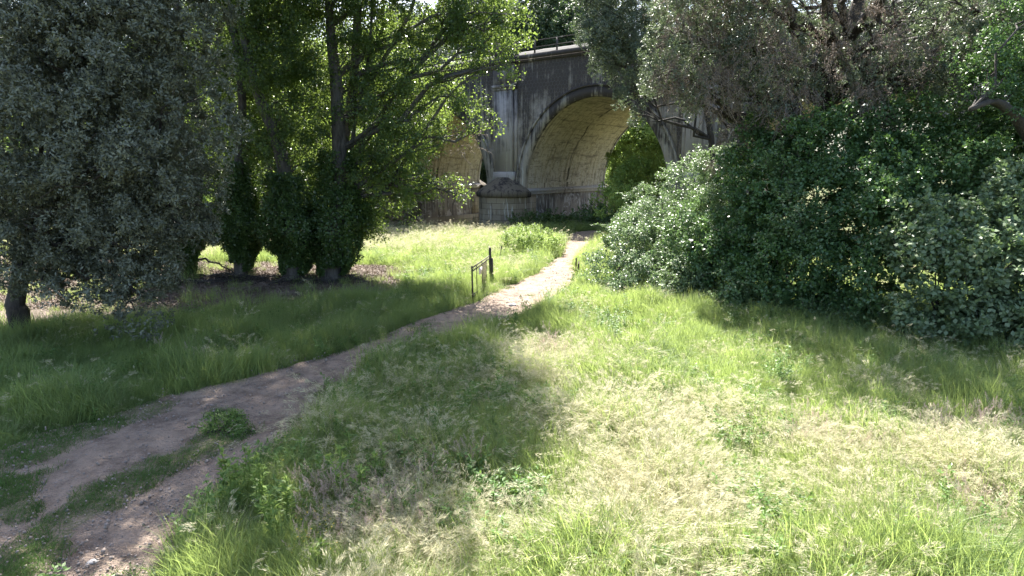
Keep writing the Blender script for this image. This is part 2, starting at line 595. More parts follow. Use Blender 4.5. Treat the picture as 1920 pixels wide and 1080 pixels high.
MAT['hex'] = stone_material('hexagon_masonry', (0.27, 0.24, 0.225), (0.42, 0.385, 0.375), (0.058, 0.049, 0.052), 'hex', (0.27, 0.225, 0.165))
MAT['ring'] = stone_material('arch_ring_concrete', (0.27, 0.24, 0.215), (0.38, 0.345, 0.31), (0.045, 0.038, 0.04), 'ring')
MAT['vault'] = stone_material('vault_concrete', (0.50, 0.43, 0.285), (0.66, 0.58, 0.41), (0.13, 0.11, 0.095), 'vault')
MAT['block'] = stone_material('dressed_blocks', (0.26, 0.215, 0.165), (0.37, 0.315, 0.25), (0.05, 0.043, 0.042), 'block')
MAT['pil'] = stone_material('grey_render', (0.31, 0.28, 0.275), (0.44, 0.405, 0.40), (0.09, 0.078, 0.08), 'plain')
MAT['cap'] = stone_material('mossy_cap', (0.10, 0.085, 0.07), (0.20, 0.17, 0.13), (0.035, 0.03, 0.032), 'moss')
MAT['plaster'] = stone_material('stained_plaster', (0.22, 0.185, 0.165), (0.32, 0.28, 0.25), (0.09, 0.078, 0.078), 'plaster')


def simple(name, c1, c2, scale=8.0, rough=0.8, metal=0.0, bump=0.3):
    M = NT(name)
    n = M.noise(M.pos(), scale, 5.0, 0.65)
    M.col(M.mix(n, c1, c2))
    M.set(Roughness=rough, Metallic=metal)
    M.bump(n, bump, 0.02)
    return M.m


MAT['iron'] = simple('painted_iron', (0.028, 0.026, 0.024), (0.07, 0.055, 0.045), 20.0, 0.6, 0.3)
MAT['rust'] = simple('rusty_mesh', (0.20, 0.145, 0.09), (0.36, 0.29, 0.20), 30.0, 0.8)
MAT['wood'] = simple('weathered_wood', (0.045, 0.037, 0.03), (0.12, 0.10, 0.085), 14.0, 0.9)
MAT['plate'] = simple('white_plate', (0.55, 0.52, 0.50), (0.68, 0.62, 0.60), 12.0, 0.6)
MAT['ballast'] = simple('ballast_stone', (0.015, 0.015, 0.015), (0.085, 0.082, 0.08), 3.0, 0.9, 0.0, 1.0)
MAT['crumb'] = simple('earth_crumb', (0.14, 0.11, 0.095), (0.46, 0.39, 0.34), 3.0, 0.95)
MAT['stone'] = simple('pale_stone', (0.36, 0.33, 0.30), (0.55, 0.51, 0.47), 12.0, 0.9)
MAT['pink'] = simple('faded_red_frame', (0.45, 0.22, 0.18), (0.60, 0.36, 0.30), 6.0, 0.7)
MAT['yellow'] = simple('yellow_petal', (0.70, 0.52, 0.03), (0.85, 0.68, 0.06), 6.0, 0.6)
MAT['mauve'] = simple('mauve_petal', (0.35, 0.22, 0.45), (0.5, 0.36, 0.6), 6.0, 0.6)

# ------------------------------------------------------------------ ground and path
PATH_OUT = [(0, 846), (60, 822), (102, 809), (180, 795), (298, 750), (435, 720), (533, 693), (591, 678), (700, 641), (760, 612), (825, 588), (887, 570),
            (922, 551), (1003, 516), (1050, 481), (1060, 466), (1062, 450), (1075, 436), (1118, 433), (1122, 450), (1092, 468), (1072, 490), (1078, 510),
            (1064, 542), (1037, 557), (987, 587), (925, 609), (862, 625), (800, 640), (725, 666), (694, 689), (667, 715), (622, 742), (595, 775),
            (570, 800), (550, 828), (512, 858), (465, 890), (425, 925), (395, 968), (352, 1030), (310, 1090), (290, 1150), (-200, 1150), (-200, 846)]
STRIP_MID = [(-150, 1090), (0, 1036), (67, 991), (155, 933), (267, 876), (387, 832), (440, 820), (452, 845), (400, 868), (267, 911), (209, 955), (142, 1009), (95, 1060), (60, 1120), (-150, 1150)]
STRIP_TOP = [(-150, 900), (0, 888), (67, 872), (178, 826), (311, 778), (322, 762), (298, 757), (180, 800), (102, 815), (0, 850), (-150, 860)]
STRIP_LEFT = [(-150, 912), (30, 893), (70, 905), (62, 950), (35, 985), (-150, 1020)]
LITTER = [(-300, 600), (0, 625), (100, 612), (300, 608), (450, 590), (600, 576), (690, 564), (745, 540), (780, 515), (740, 500), (690, 497), (640, 502), (560, 500), (450, 492), (330, 488), (-300, 470)]
P_OUT, P_MID, P_TOP, P_LFT, P_LIT = map(gpoly, (PATH_OUT, STRIP_MID, STRIP_TOP, STRIP_LEFT, LITTER))


def wob(x, y, amp=0.22, s=0.8):
    return x + amp * (fbm2(x, y, s, 11.0) - 0.5) * 2, y + amp * (fbm2(x, y, s, 23.0) - 0.5) * 2


def on_path(x, y, amp=0.22):
    u, v = wob(x, y, amp)
    return in_poly(u, v, P_OUT)


def in_strip(x, y):
    u, v = wob(x, y, 0.45, 0.6)
    return in_poly(u, v, P_MID) | in_poly(u, v, P_TOP) | in_poly(u, v, P_LFT)


def in_litter(x, y):
    u, v = wob(x, y, 0.8, 2.0)
    return in_poly(u, v, P_LIT)


def grid(x0, x1, y0, y1, dx, dy):
    xs = np.arange(x0, x1 + dx / 2, dx)
    ys = np.arange(y0, y1 + dy / 2, dy)
    X, Y = np.meshgrid(xs, ys)
    nx, ny = len(xs), len(ys)
    i = (np.arange(ny - 1)[:, None] * nx + np.arange(nx - 1)[None, :]).ravel()
    Q = np.stack([i, i + 1, i + nx + 1, i + nx], -1)
    return X.ravel(), Y.ravel(), Q


def warp_axis(n, a, b, fine0, fine1):
    pass


# one sheet out to the horizon: fine near, coarse far
xs = np.concatenate([-np.geomspace(1200, 46, 26), np.arange(-45, 45.01, 0.5), np.geomspace(46, 1200, 26)])
ys = np.concatenate([np.linspace(-60, -2, 14), np.arange(-1, 90.01, 0.5), np.geomspace(91, 1500, 34)])
X, Y = np.meshgrid(xs, ys)
nx, ny = len(xs), len(ys)
i = (np.arange(ny - 1)[:, None] * nx + np.arange(nx - 1)[None, :]).ravel()
Q = np.stack([i, i + 1, i + nx + 1, i + nx], -1)
Xr, Yr = X.ravel(), Y.ravel()
litv = in_litter(Xr, Yr).astype(float)
drt = ((Yr > 53) & (Xr > -1) & (Xr < 9) & (Yr < 66)).astype(float) * 0.6
ground = new_mesh("ground", np.stack([Xr, Yr, gz(Xr, Yr)], -1), Q, ground_material(), attrs={'litter': litv, 'dirt': drt}, smooth=True)
tag(ground, kind="structure")

x, y, Q = grid(-9.5, 7.5, 4.0, 52.0, 0.055, 0.075)
cx = x[Q].mean(1)
cyy = y[Q].mean(1)
keep = on_path(cx, cyy, 0.15)
Q = Q[keep]
used, inv = np.unique(Q, return_inverse=True)
Q = inv.reshape(-1, 4)
x, y = x[used], y[used]
turfv = in_strip(x, y).astype(float)
path = new_mesh("path", np.stack([x, y, gz(x, y) + 0.02 + 0.07 * fbm2(x, y, 0.6, 9.0, 4) + 0.03 * turfv + 0.03 * fbm2(x * 0.8, y, 0.22, 19.0, 2)], -1), Q, path_material(), attrs={'turf': turfv}, smooth=True)
tag(path, kind="structure")

# hill far behind the trees
x, y, Q = grid(-420, 420, 150, 520, 12, 12)
hz_ = 66 * sstep(150, 330, y + 0.25 * x) * (0.7 + 0.5 * fbm2(x, y, 130, 4.0)) * (1 - 0.55 * sstep(-120, 160, x)) + 5 * fbm2(x, y, 20, 7.0)
M = NT('hill_scrub')
n1, n2 = M.noise(M.pos(), 0.25, 6.0, 0.7), M.noise(M.pos(), 0.03, 3.0)
M.col(M.mix(M.ramp(n1, [(0.4, 0.0), (0.6, 1.0)]), (0.07, 0.09, 0.06), M.mix(n2, (0.20, 0.20, 0.15), (0.30, 0.28, 0.22))))
M.set(Roughness=0.95)
M.bump(n1, 1.0, 1.5)
hills = new_mesh("hills", np.stack([x, y, hz_ + 0.5], -1), Q, M.m, smooth=True)
tag(hills, kind="structure")

# ------------------------------------------------------------------ railway viaduct
BAZ = math.radians(36.7)
BO = np.array([1.2626, 56.388, 0.0])
BS = np.array([math.cos(BAZ), -math.sin(BAZ), 0])
BT = np.array([math.sin(BAZ), math.cos(BAZ), 0])
via = empty("railway_viaduct", BO, -BAZ, "tall weathered viaduct with round arches and iron railing crossing behind the meadow", "viaduct")
PITCHV, AW, Z0, RISE, WID, DECK = 18.5, 14.0, 3.34, 7.85, 15.4, 15.2
RT = 0.85
KS = range(-3, 3)


def ell(dx, a, b):
    return Z0 + b * np.sqrt(np.clip(1 - (dx / a) ** 2, 0, 1))


for k in KS:
    c = 7 + PITCHV * k
    # spandrel walls
    for side in (0, 1):
        t0 = 0.0 if side == 0 else WID
        sgn = -1 if side == 0 else 1
        ss = np.unique(np.concatenate([np.linspace(-PITCHV / 2, -(AW / 2 + RT), 4), (AW / 2 + RT) * np.cos(np.linspace(math.pi, 0, 49)), np.linspace(AW / 2 + RT, PITCHV / 2, 4)]))
        lo = np.where(np.abs(ss) < AW / 2 + RT - 1e-6, ell(ss, AW / 2 + RT, RISE + RT), -2.5)
        lo = np.where(np.abs(np.abs(ss) - (AW / 2 + RT)) < 1e-6, Z0 - 0.5, lo)
        V, Qs = [], []
        nr = 6
        for a in range(len(ss)):
            for r_ in range(nr + 1):
                V.append((c + ss[a], t0, lo[a] + (DECK - 0.35 - lo[a]) * r_ / nr))
        for a in range(len(ss) - 1):
            for r_ in range(nr):
                q = [a * (nr + 1) + r_, (a + 1) * (nr + 1) + r_, (a + 1) * (nr + 1) + r_ + 1, a * (nr + 1) + r_ + 1]
                Qs.append(q if side == 0 else q[::-1])
        mb = MB().add(V, Qs)
        mb.build("spandrel_wall", MAT['hex'], via)
        # ring of the arch, a little proud of the wall
        th = np.linspace(0, math.pi, 49)
        mb = MB()
        f0, f1 = t0 + sgn * 0.14, t0 - sgn * 0.3
        V = []
        for tt in th:
            ci, si = math.cos(tt), math.sin(tt)
            for (rr, rz, tv) in ((AW / 2, RISE, f0), (AW / 2 + RT, RISE + RT, f0), (AW / 2 + RT, RISE + RT, f1), (AW / 2, RISE, f1)):
                V.append((c + rr * ci, tv, Z0 + rz * si))
        Qs = []
        for a in range(48):
            for e in range(4):
                e2 = (e + 1) % 4
                q = [a * 4 + e, a * 4 + e2, (a + 1) * 4 + e2, (a + 1) * 4 + e]
                Qs.append(q if side else q[::-1])
        mb.add(V, Qs)
        mb.build("arch_ring", MAT['ring'], via)
        # thin projecting moulding round the ring
        V = []
        for tt in th:
            ci, si = math.cos(tt), math.sin(tt)
            for (d, tv) in ((RT, t0 + sgn * 0.24), (RT + 0.16, t0 + sgn * 0.24), (RT + 0.16, t0 - sgn * 0.1), (RT, t0 - sgn * 0.1)):
                V.append((c + (AW / 2 + d) * ci, tv, Z0 + (RISE + d) * si))
        MB().add(V, Qs).build("hood_moulding", MAT['ring'], via)
    # barrel of the vault
    th = np.linspace(0, math.pi, 65)
    tt_ = np.linspace(0.1, WID - 0.1, 9)
    V = [(c + (AW / 2 + 0.02) * math.cos(a), t, Z0 + (RISE + 0.02) * math.sin(a)) for a in th for t in tt_]
    Qs = [[a * 9 + b, a * 9 + b + 1, (a + 1) * 9 + b + 1, (a + 1) * 9 + b] for a in range(64) for b in range(8)]
    MB().add(V, Qs).build("vault", MAT['vault'], via, smooth=True)

for k in list(KS) + [3]:
    s0, s1 = -4.5 + PITCHV * k, 0 + PITCHV * k
    zb = -3.0
    MB().box((s0 - 0.14, -0.14, zb), (s1 + 0.14, 1.6, 2.83)).build("plinth_quoin", MAT['block'], via)
    MB().box((s0 - 0.14, WID - 1.6, zb), (s1 + 0.14, WID + 0.14, 2.83)).build("plinth_quoin", MAT['block'], via)
    MB().box((s0 - 0.09, 1.6, zb), (s1 + 0.09, WID - 1.6, 2.83)).build("plinth_wall", MAT['plaster'], via)
    mb = MB()
    mb.box((s0 - 0.22, -0.22, 2.83), (s1 + 0.22, WID + 0.22, 3.10))
    V = [(s0 - 0.34, -0.34, 3.10), (s1 + 0.34, -0.34, 3.10), (s1 + 0.34, WID + 0.34, 3.10), (s0 - 0.34, WID + 0.34, 3.10),
         (s0 - 0.34, -0.34, 3.26), (s1 + 0.34, -0.34, 3.26), (s1 + 0.34, WID + 0.34, 3.26), (s0 - 0.34, WID + 0.34, 3.26),
         (s0 - 0.02, -0.02, 3.42), (s1 + 0.02, -0.02, 3.42), (s1 + 0.02, WID + 0.02, 3.42), (s0 - 0.02, WID + 0.02, 3.42)]
    Qs = [[0, 3, 2, 1]] + [[a, (a + 1) % 4, 4 + (a + 1) % 4, 4 + a] for a in range(4)] + [[4 + a, 4 + (a + 1) % 4, 8 + (a + 1) % 4, 8 + a] for a in range(4)]
    mb.add(V, Qs)
    mb.build("impost", MAT['pil'], via)
    MB().box((s0 - 0.55, -0.5, zb), (s1 + 0.55, WID + 0.5, -0.55)).build("footing", MAT['block'], via)
    cs = (s0 + s1) / 2
    for side in (0, 1):
        sg = -1 if side == 0 else 1
        t0 = 0.0 if side == 0 else WID
        n = 25
        R = 2.55
        ang = np.linspace(0, math.pi, n)
        prof = [(R, zb), (R, 2.62)]
        V, Qs = [], []
        for a in ang:
            for rr, z in prof:
                V.append((cs + rr * math.cos(a), t0 + sg * (0.13 + rr * math.sin(a)), z))
        for a in range(n - 1):
            q = [a * 2, a * 2 + 1, a * 2 + 3, a * 2 + 2]
            Qs.append(q if side == 0 else q[::-1])
        cw = MB().add(V, Qs).build("cutwater", MAT['block'], via, smooth=True)
        # conical weathered cap, in eight slopes
        prof = [(R, 2.60), (R + 0.34, 2.66), (R + 0.36, 3.05), (R + 0.1, 3.28), (0.9, 4.42), (0.0, 4.5)]
        m = 9
        ang2 = np.linspace(0, math.pi, m)
        V, Qs = [], []
        for a in ang2:
            for rr, z in prof:
                V.append((cs + rr * math.cos(a), t0 + sg * (rr * math.sin(a)), z))
        L_ = len(prof)
        for a in range(m - 1):
            for b in range(L_ - 1):
                q = [a * L_ + b, a * L_ + b + 1, (a + 1) * L_ + b + 1, (a + 1) * L_ + b]
                Qs.append(q if side == 0 else q[::-1])
        MB().add(V, Qs).build("cutwater_cap", MAT['cap'], via)

        def bx(s_a, s_b, out, z_a, z_b):
            ta, tb = sorted((t0 + sg * out, t0 - sg * 0.05))
            return ((s_a, ta, z_a), (s_b, tb, z_b))
        pl = MB().box(*bx(cs - 0.95, cs + 0.95, 0.42, 4.95, 12.35))
        pl.box(*bx(cs - 1.2, cs + 1.2, 0.55, 3.9, 4.95))
        pl.box(*bx(cs - 1.32, cs - 0.95, 0.14, 4.95, 12.35)).box(*bx(cs + 0.95, cs + 1.32, 0.14, 4.95, 12.35))
        pl.build("pilaster", MAT['pil'], via)
        MB().box(*bx(cs - 1.15, cs + 1.15, 0.50, 12.35, 12.55)).box(*bx(cs - 1.3, cs + 1.3, 0.62, 12.55, 12.8)).box(*bx(cs - 1.18, cs + 1.18, 0.48, 12.8, 14.6)).build("pilaster_head", MAT['pil'], via)
        ta, tb = sorted((t0 + sg * 0.55, t0 - sg * 0.6))
        ta2, tb2 = sorted((t0 + sg * 0.62, t0 - sg * 0.68))
        MB().box((cs - 1.2, ta, 15.205), (cs + 0.95, tb, 16.45)).box((cs - 1.3, ta2, 16.45), (cs + 1.05, tb2, 16.62)).build("parapet_block", MAT['ring'], via)

S0, S1 = -4.5 + PITCHV * -3, PITCHV * 3
for side in (0, 1):
    sg = -1 if side == 0 else 1
    t0 = 0.0 if side == 0 else WID
    mb = MB()
    for (z_a, z_b, out) in ((14.62, 14.85, 0.16), (14.85, 15.2, 0.42)):
        ta, tb = sorted((t0 + sg * out, t0 - sg * 0.3))
        mb.box((S0, ta, z_a), (S1, tb, z_b))
    for k in list(KS) + [3]:
        cs = -2.25 + PITCHV * k
        ta, tb = sorted((t0 + sg * 0.8, t0 + sg * 0.40))
        mb.box((cs - 1.35, ta, 14.6), (cs + 1.35, tb, 15.203))
    mb.build("cornice", MAT['ring'], via)
# gravel on the deck
x, y, Q = grid(S0, S1, -0.1, WID + 0.1, 0.3, 0.2)
zz = 15.22 + 0.42 * sstep(0.05, 0.75, np.minimum(y, WID - y)) + 0.10 * fbm2(x, y, 0.5, 2.0)
new_mesh("ballast_bed", np.stack([x, y, zz], -1), Q, MAT['ballast'], via)
# railings
for side in (0,):
    t0 = -0.25
    for k in KS:
        a0, a1 = -1.2 + PITCHV * k, -3.5 + PITCHV * (k + 1)
        for j in range(8):
            s_ = a0 + (a1 - a0) * j / 7
            MB().box((s_ - 0.06, t0 - 0.05, 15.2), (s_ + 0.06, t0 + 0.05, 16.27)).box((s_ - 0.10, t0 - 0.09, 15.2), (s_ + 0.10, t0 + 0.09, 15.26)).build("railing_post", MAT['iron'], via)
        for z_ in (15.72, 16.27):
            MB().bar((a0, t0, z_), (a1, t0, z_), 0.07, 0.06).build("handrail" if z_ > 16 else "middle_rail", MAT['ring'] if z_ > 16 else MAT['iron'], via)


# ------------------------------------------------------------------ foliage engine
def leaves(name, P, D, Nr, L, W, mat, parent, var, fold=0.15):
    """one rhombic leaf per point"""
    n = len(P)
    D = unit(D)
    S = unit(np.cross(D, Nr))
    N2 = np.cross(S, D)
    L = np.broadcast_to(L, (n,))[:, None]
    W = np.broadcast_to(W, (n,))[:, None]
    V = np.empty((n, 4, 3))
    V[:, 0] = P
    V[:, 1] = P + D * L * 0.45 + S * W * 0.5 + N2 * L * fold
    V[:, 2] = P + D * L
    V[:, 3] = P + D * L * 0.45 - S * W * 0.5 + N2 * L * fold
    Fq = np.arange(n * 4).reshape(n, 4)
    return new_mesh(name, V.reshape(-1, 3), Fq, mat, parent, attrs={'var': np.repeat(var, 4)})


def lobe_sprigs(r, lobes, density, clump=0.42, core=0.12):
    """lobes: (x,y,z, rx,ry,rz[,w]); returns sprig points and outward directions, gathered in clumps on each lobe's skin"""
    PP, DD = [], []
    for lb in lobes:
        c = np.array(lb[:3])
        rad = np.array(lb[3:6])
        w = lb[6] if len(lb) > 6 else 1.0
        area = 4 * math.pi * ((rad[0] * rad[1]) ** 1.6 / 3 + (rad[0] * rad[2]) ** 1.6 / 3 + (rad[1] * rad[2]) ** 1.6 / 3) ** (1 / 1.6)
        nsp = int(area * density * w)
        ncl = max(6, int(area / (clump ** 2 * 3.0)))
        d = unit(r.normal(size=(ncl, 3)))
        lump = 0.72 + 0.62 * vnoise(d * 2.2 + c * 0.7)
        cc = c + d * rad * lump[:, None] * (0.82 + 0.18 * r.random(ncl))[:, None]
        cs = clump * (0.4 + 1.3 * r.random(ncl) ** 1.4)
        idx = r.integers(0, ncl, nsp)
        u = unit(r.normal(size=(nsp, 3)) + d[idx] * 0.9 + np.array([0, 0, 0.25]))
        p = cc[idx] + u * (cs[idx] * (0.35 + 0.65 * r.random(nsp) ** 0.5))[:, None]
        PP.append(p)
        DD.append(unit(u + 0.5 * d[idx]))
        nc = int(nsp * core)
        q = unit(r.normal(size=(nc, 3)))
        PP.append(c + q * rad * (0.75 * r.random(nc) ** 0.5)[:, None])
        DD.append(q)
    return np.concatenate(PP), np.concatenate(DD)


def star_leaves(r, P, D, k, L, W, spread=0.9, upb=0.5, off=0.03):
    n = len(P)
    Pk = np.repeat(P, k, 0) + r.normal(size=(n * k, 3)) * off
    Dk = unit(np.repeat(D, k, 0) * 0.55 + r.normal(size=(n * k, 3)) * spread)
    Nk = unit(np.repeat(D, k, 0) * 1.0 + np.array([0, 0, upb]) + r.normal(size=(n * k, 3)) * 0.42)
    s = 0.7 + 0.6 * r.random(n * k)
    var = np.clip(np.repeat(r.random(n), k) * 0.6 + r.random(n * k) * 0.4, 0, 1)
    return Pk, Dk, Nk, L * s, W * s, var


def bend(p, q, r, n=7, sag=0.0, amp=0.08):
    p, q = np.asarray(p, float), np.asarray(q, float)
    t = np.linspace(0, 1, n)[:, None]
    L = np.linalg.norm(q - p)
    P = p + (q - p) * t + r.normal(size=(n, 3)) * amp * L * np.sin(t * math.pi) * 0.5
    P[:, 2] += sag * L * np.sin(t[:, 0] * math.pi)
    return P


def limbs(mb, r, trunk_pts, trunk_r, lobes, twigs=4, rb=0.10, amp=0.1, zmin=1.2):
    """a bough from the trunk to every lobe, twigs on from there"""
    T = np.asarray(trunk_pts)
    for lb in lobes:
        c = np.array(lb[:3])
        rad = np.array(lb[3:6])
        # leave the trunk below the lobe
        d = np.abs(T[:, 2] - (c[2] - 0.45 * np.linalg.norm(c[:2] - T[:, :2], axis=1)))
        d = np.where(T[:, 2] < min(zmin, T[:, 2].max() - 0.01), 99, d)
        j = int(np.argmin(d))
        b = bend(T[j], c, r, 7, 0.06, amp)
        L = np.linalg.norm(c - T[j])
        r0 = min(trunk_r[j] * 0.6, rb * (0.5 + L / 5))
        mb.tube(b, np.linspace(r0, r0 * 0.35, 7), 6)
        for _ in range(twigs):
            e = c + unit(r.normal(size=3)) * rad * 0.95
            s = b[r.integers(3, 7)]
            mb.tube(bend(s, e, r, 5, 0.03, 0.12), np.linspace(r0 * 0.3, 0.012, 5), 5, cap=False)


def world_lobes(spec):
    """spec rows: (photo x, photo y, metres away, radius, [radius up], [weight]) -> lobes in metres"""
    out = []
    for s in spec:
        p = at(s[0], s[1], s[2])
        r_ = s[3]
        rz = s[4] if len(s) > 4 else r_
        w = s[5] if len(s) > 5 else 1.0
        out.append((p[0], p[1], p[2], r_, r_, rz, w))
    return out


def rel(lobes, b):
    return [(l[0] - b[0], l[1] - b[1], l[2] - b[2], *l[3:]) for l in lobes]


def plant(name, label, cat, base, lobes, mat, seed, density=60, k=5, L=0.07, W=0.035, trunk=None, trunk_r=None, bark=None, group=None,
          clump=0.42, spread=0.9, core=0.12, twigs=4, crown='crown', stemname='trunk', upb=0.5, rb=0.1, off=0.03, rz=0.0, zmin=0.0, canes=0, cane_len=0.8):
    """tree or shrub: an Empty at the foot with trunk and crown as parts; lobes are in world metres"""
    r = np.random.default_rng(seed)
    base = np.array(base, float)
    root = empty(name, base, 0, label, cat, group)
    lr = rel(lobes, base)
    if trunk is not None:
        mb = MB()
        T = np.array(trunk, float) - base
        mb.tube(T, trunk_r, 12, r=r)
        limbs(mb, r, T, trunk_r, lr, twigs, rb, 0.1, zmin)
    P, D = lobe_sprigs(r, lr, density, clump, core)
    zmin = 0.02
    ok = (P[:, 2] + base[2]) > gz(P[:, 0] + base[0], P[:, 1] + base[1]) + zmin
    P, D = P[ok], D[ok]
    a = star_leaves(r, P, D, k, L, W, spread, upb, off)
    if canes:
        # long arching shoots that break the outline
        AP, AD, AN = [], [], []
        zt = P[:, 2]
        cand = np.nonzero((zt > np.quantile(zt, 0.3)) & (D[:, 1] < 0.5))[0]
        for j in r.choice(cand, canes):
            ln = cane_len * (0.4 + 0.9 * r.random())
            d = unit(D[j] * 0.7 + np.array([0, -0.1, 0.8]) + r.normal(size=3) * 0.25)
            t = np.linspace(0, 1, 7)[:, None]
            C = P[j] + d * ln * t + np.array([0, 0, -0.45]) * ln * t ** 2.3
            mb.tube(C, np.linspace(0.010, 0.004, 7), 4, cap=False)
            m = int(22 * ln / L * 0.12 + 8)
            q = 0.05 + 0.95 * r.random(m)
            i_ = np.clip((q * 6).astype(int), 0, 5)
            f_ = (q * 6 - i_)[:, None]
            AP.append(C[i_] * (1 - f_) + C[i_ + 1] * f_)
            AD.append(unit(d * 0.5 + r.normal(size=(m, 3)) * (1, 1, 0.5)))
            AN.append(unit(np.array([0, -0.2, 1.0]) + r.normal(size=(m, 3)) * 0.45))
        AP, AD, AN = map(np.concatenate, (AP, AD, AN))
        m = len(AP)
        a = (np.concatenate([a[0], AP]), np.concatenate([a[1], AD]), np.concatenate([a[2], AN]), np.concatenate([a[3], L * (0.7 + 0.6 * r.random(m))]),
             np.concatenate([a[4], W * (0.7 + 0.6 * r.random(m))]), np.concatenate([a[5], 0.5 + 0.5 * r.random(m)]))
    if trunk is not None:
        mb.build(stemname, bark, root, smooth=True)
    leaves(crown, a[0], a[1], a[2], a[3], a[4], mat, root, a[5])
    return root


def spline(pts, n=16):
    pts = np.array(pts, float)
    t = np.linspace(0, len(pts) - 1, n)
    i = np.clip(t.astype(int), 0, len(pts) - 2)
    f = (t - i)[:, None]
    p0 = pts[np.clip(i - 1, 0, None)]
    p1, p2 = pts[i], pts[i + 1]
    p3 = pts[np.clip(i + 2, None, len(pts) - 1)]
    return 0.5 * (2 * p1 + (p2 - p0) * f + (2 * p0 - 5 * p1 + 4 * p2 - p3) * f ** 2 + (3 * p1 - p0 - 3 * p2 + p3) * f ** 3)


def foot(x, y):
    g = G(x, y)
    for _ in range(3):
        g = G(x, y, float(gz(g[0], g[1])))
    return g


# ------------------------------------------------------------------ holm oak on the left
ob = foot(42, 640)
tr = spline([ob + (0, 0, -0.2), ob + (0.02, 0, 0.9), at(30, 560, 17.7), at(60, 430, 17.9), at(110, 250, 18.2), at(140, 60, 18.4), at(150, -160, 18.5)], 18)
lob = world_lobes([(300, 245, 16.6, 1.65), (262, 90, 17.2, 1.8), (150, 130, 16.2, 2.0), (55, 245, 15.8, 2.0), (205, 320, 15.6, 1.7), (322, 385, 16.8, 1.15),
                   (95, 400, 15.8, 1.5), (235, 465, 15.9, 1.15), (352, 440, 17.2, 0.7), (265, 555, 15.9, 0.75, 0.7), (165, 525, 15.9, 0.9, 0.75), (40, 500, 17.0, 0.95, 0.7), (-60, 420, 16.5, 1.6),
                   (150, -60, 17.5, 2.5), (310, -90, 18.0, 2.0), (-60, 90, 17.0, 2.4), (230, 200, 20.0, 2.4), (80, 330, 20.0, 2.0), (290, 330, 19.5, 1.4),
                   (60, -120, 19, 3.0), (260, -260, 18.5, 2.8), (200, 440, 18.6, 1.4), (40, 60, 20.5, 2.2), (300, 500, 18.0, 0.6), (110, 480, 18.0, 0.8)]) + [(-9.0, 18.0, 12.9, 1.9, 1.9, 1.5, 0.6), (-6.8, 17.2, 13.0, 1.7, 1.7, 1.3, 0.7), (-4.4, 17.6, 13.2, 1.6, 1.6, 1.2, 0.6), (-3.2, 16.0, 12.6, 1.2, 1.2, 0.9, 0.5), (-8.0, 20.5, 14.5, 2.0, 2.0, 1.6), (-11.5, 19.0, 13.5, 2.2, 2.2, 1.8)]  # last lobes: unseen high boughs added to shade the lower path
oak_l = plant("holm_oak", "big grey-green holm oak filling the left side with a short dark trunk in the grass", "tree", ob, lob, MAT['oak_leaf'], 11,
              density=62, k=7, L=0.10, W=0.040, trunk=tr, trunk_r=np.linspace(0.31, 0.10, 18), bark=MAT['bark_oak'], clump=0.40, rb=0.09, zmin=2.6, core=0.06)

# ------------------------------------------------------------------ the row of poplars


def poplar(footpx, mids, top, r0, lobe_spec, ivy_spec, label, seed, dens=34, extra=(), bulge=0.6, ivz=6.0):
    b = foot(*footpx)
    Y = b[1]
    pts = [b + (0, 0, -0.3), b + (0, 0, 0.5)] + [at(x, y, Y + dy) for x, y, dy in mids] + [np.array(top)]
    T = spline(pts, 22)
    tr_ = np.concatenate([[r0 * 1.3, r0 * 1.05], np.linspace(r0 * 0.85, 0.08, 20)])
    lb = world_lobes(lobe_spec) + list(extra)
    root = plant("poplar", label, "tree", b, lb, MAT['poplar_leaf'], seed, density=dens, k=4, L=0.10, W=0.085, trunk=T, trunk_r=tr_, bark=MAT['bark_poplar'],
                 group="poplars in a row at the edge of the meadow", clump=0.55, spread=1.0, upb=0.35, twigs=5, rb=0.07, off=0.09, core=0.2, zmin=3.0)
    r = np.random.default_rng(seed + 50)
    # ivy sleeve: a shaggy mantle round the stem, bulging at head height
    P, D = lobe_sprigs(r, rel(world_lobes(ivy_spec), b), 75, 0.34, 0.1)
    n_ = 9000
    z_ = 0.25 + ivz * r.random(n_) ** 1.5
    Tb = T - b
    ax = np.stack([np.interp(z_, Tb[:, 2], Tb[:, 0]), np.interp(z_, Tb[:, 2], Tb[:, 1])], -1)
    ang = r.random(n_) * 6.283
    u_ = np.stack([np.cos(ang), np.sin(ang), np.zeros(n_)], -1)
    lum = vnoise(np.stack([u_[:, 0] * 2 + seed, u_[:, 1] * 2, z_ * 1.3], -1))
    rad_ = r0 * 0.95 + (0.05 + bulge * sstep(0.5 + 0.5 * np.sin(ang + seed), 2.3 + 0.5 * np.sin(ang * 2 + seed), z_) * (1 - 0.8 * sstep(2.6, ivz * 0.9, z_))) * (0.0 + 1.7 * lum + 2.2 * np.clip(vnoise(np.stack([u_[:, 0] * 6 + seed, u_[:, 1] * 6, z_ * 3.2], -1)) - 0.55, 0, 1)) * (0.6 + 0.4 * r.random(n_) ** 0.5)
    P2 = np.concatenate([ax, z_[:, None]], 1) + u_ * rad_[:, None]
    P = np.concatenate([P, P2])
    D = np.concatenate([D, unit(u_ + (0, 0, 0.3))])
    ok = (P[:, 2] > 0.3) & ((P[:, 2] > 0.7) | (vnoise(P * 2.1) > 0.5)) & ((P[:, 2] < 3.2) | (vnoise(P * 1.3 + 9) > 0.15 + 0.12 * (P[:, 2] - 3.2)))
    a = star_leaves(r, P[ok], D[ok], 4, 0.10, 0.085, 0.9, 0.4, 0.05)
    leaves("ivy", a[0], a[1], a[2], a[3], a[4], MAT['ivy_leaf'], root, a[5])
    return root, b, T


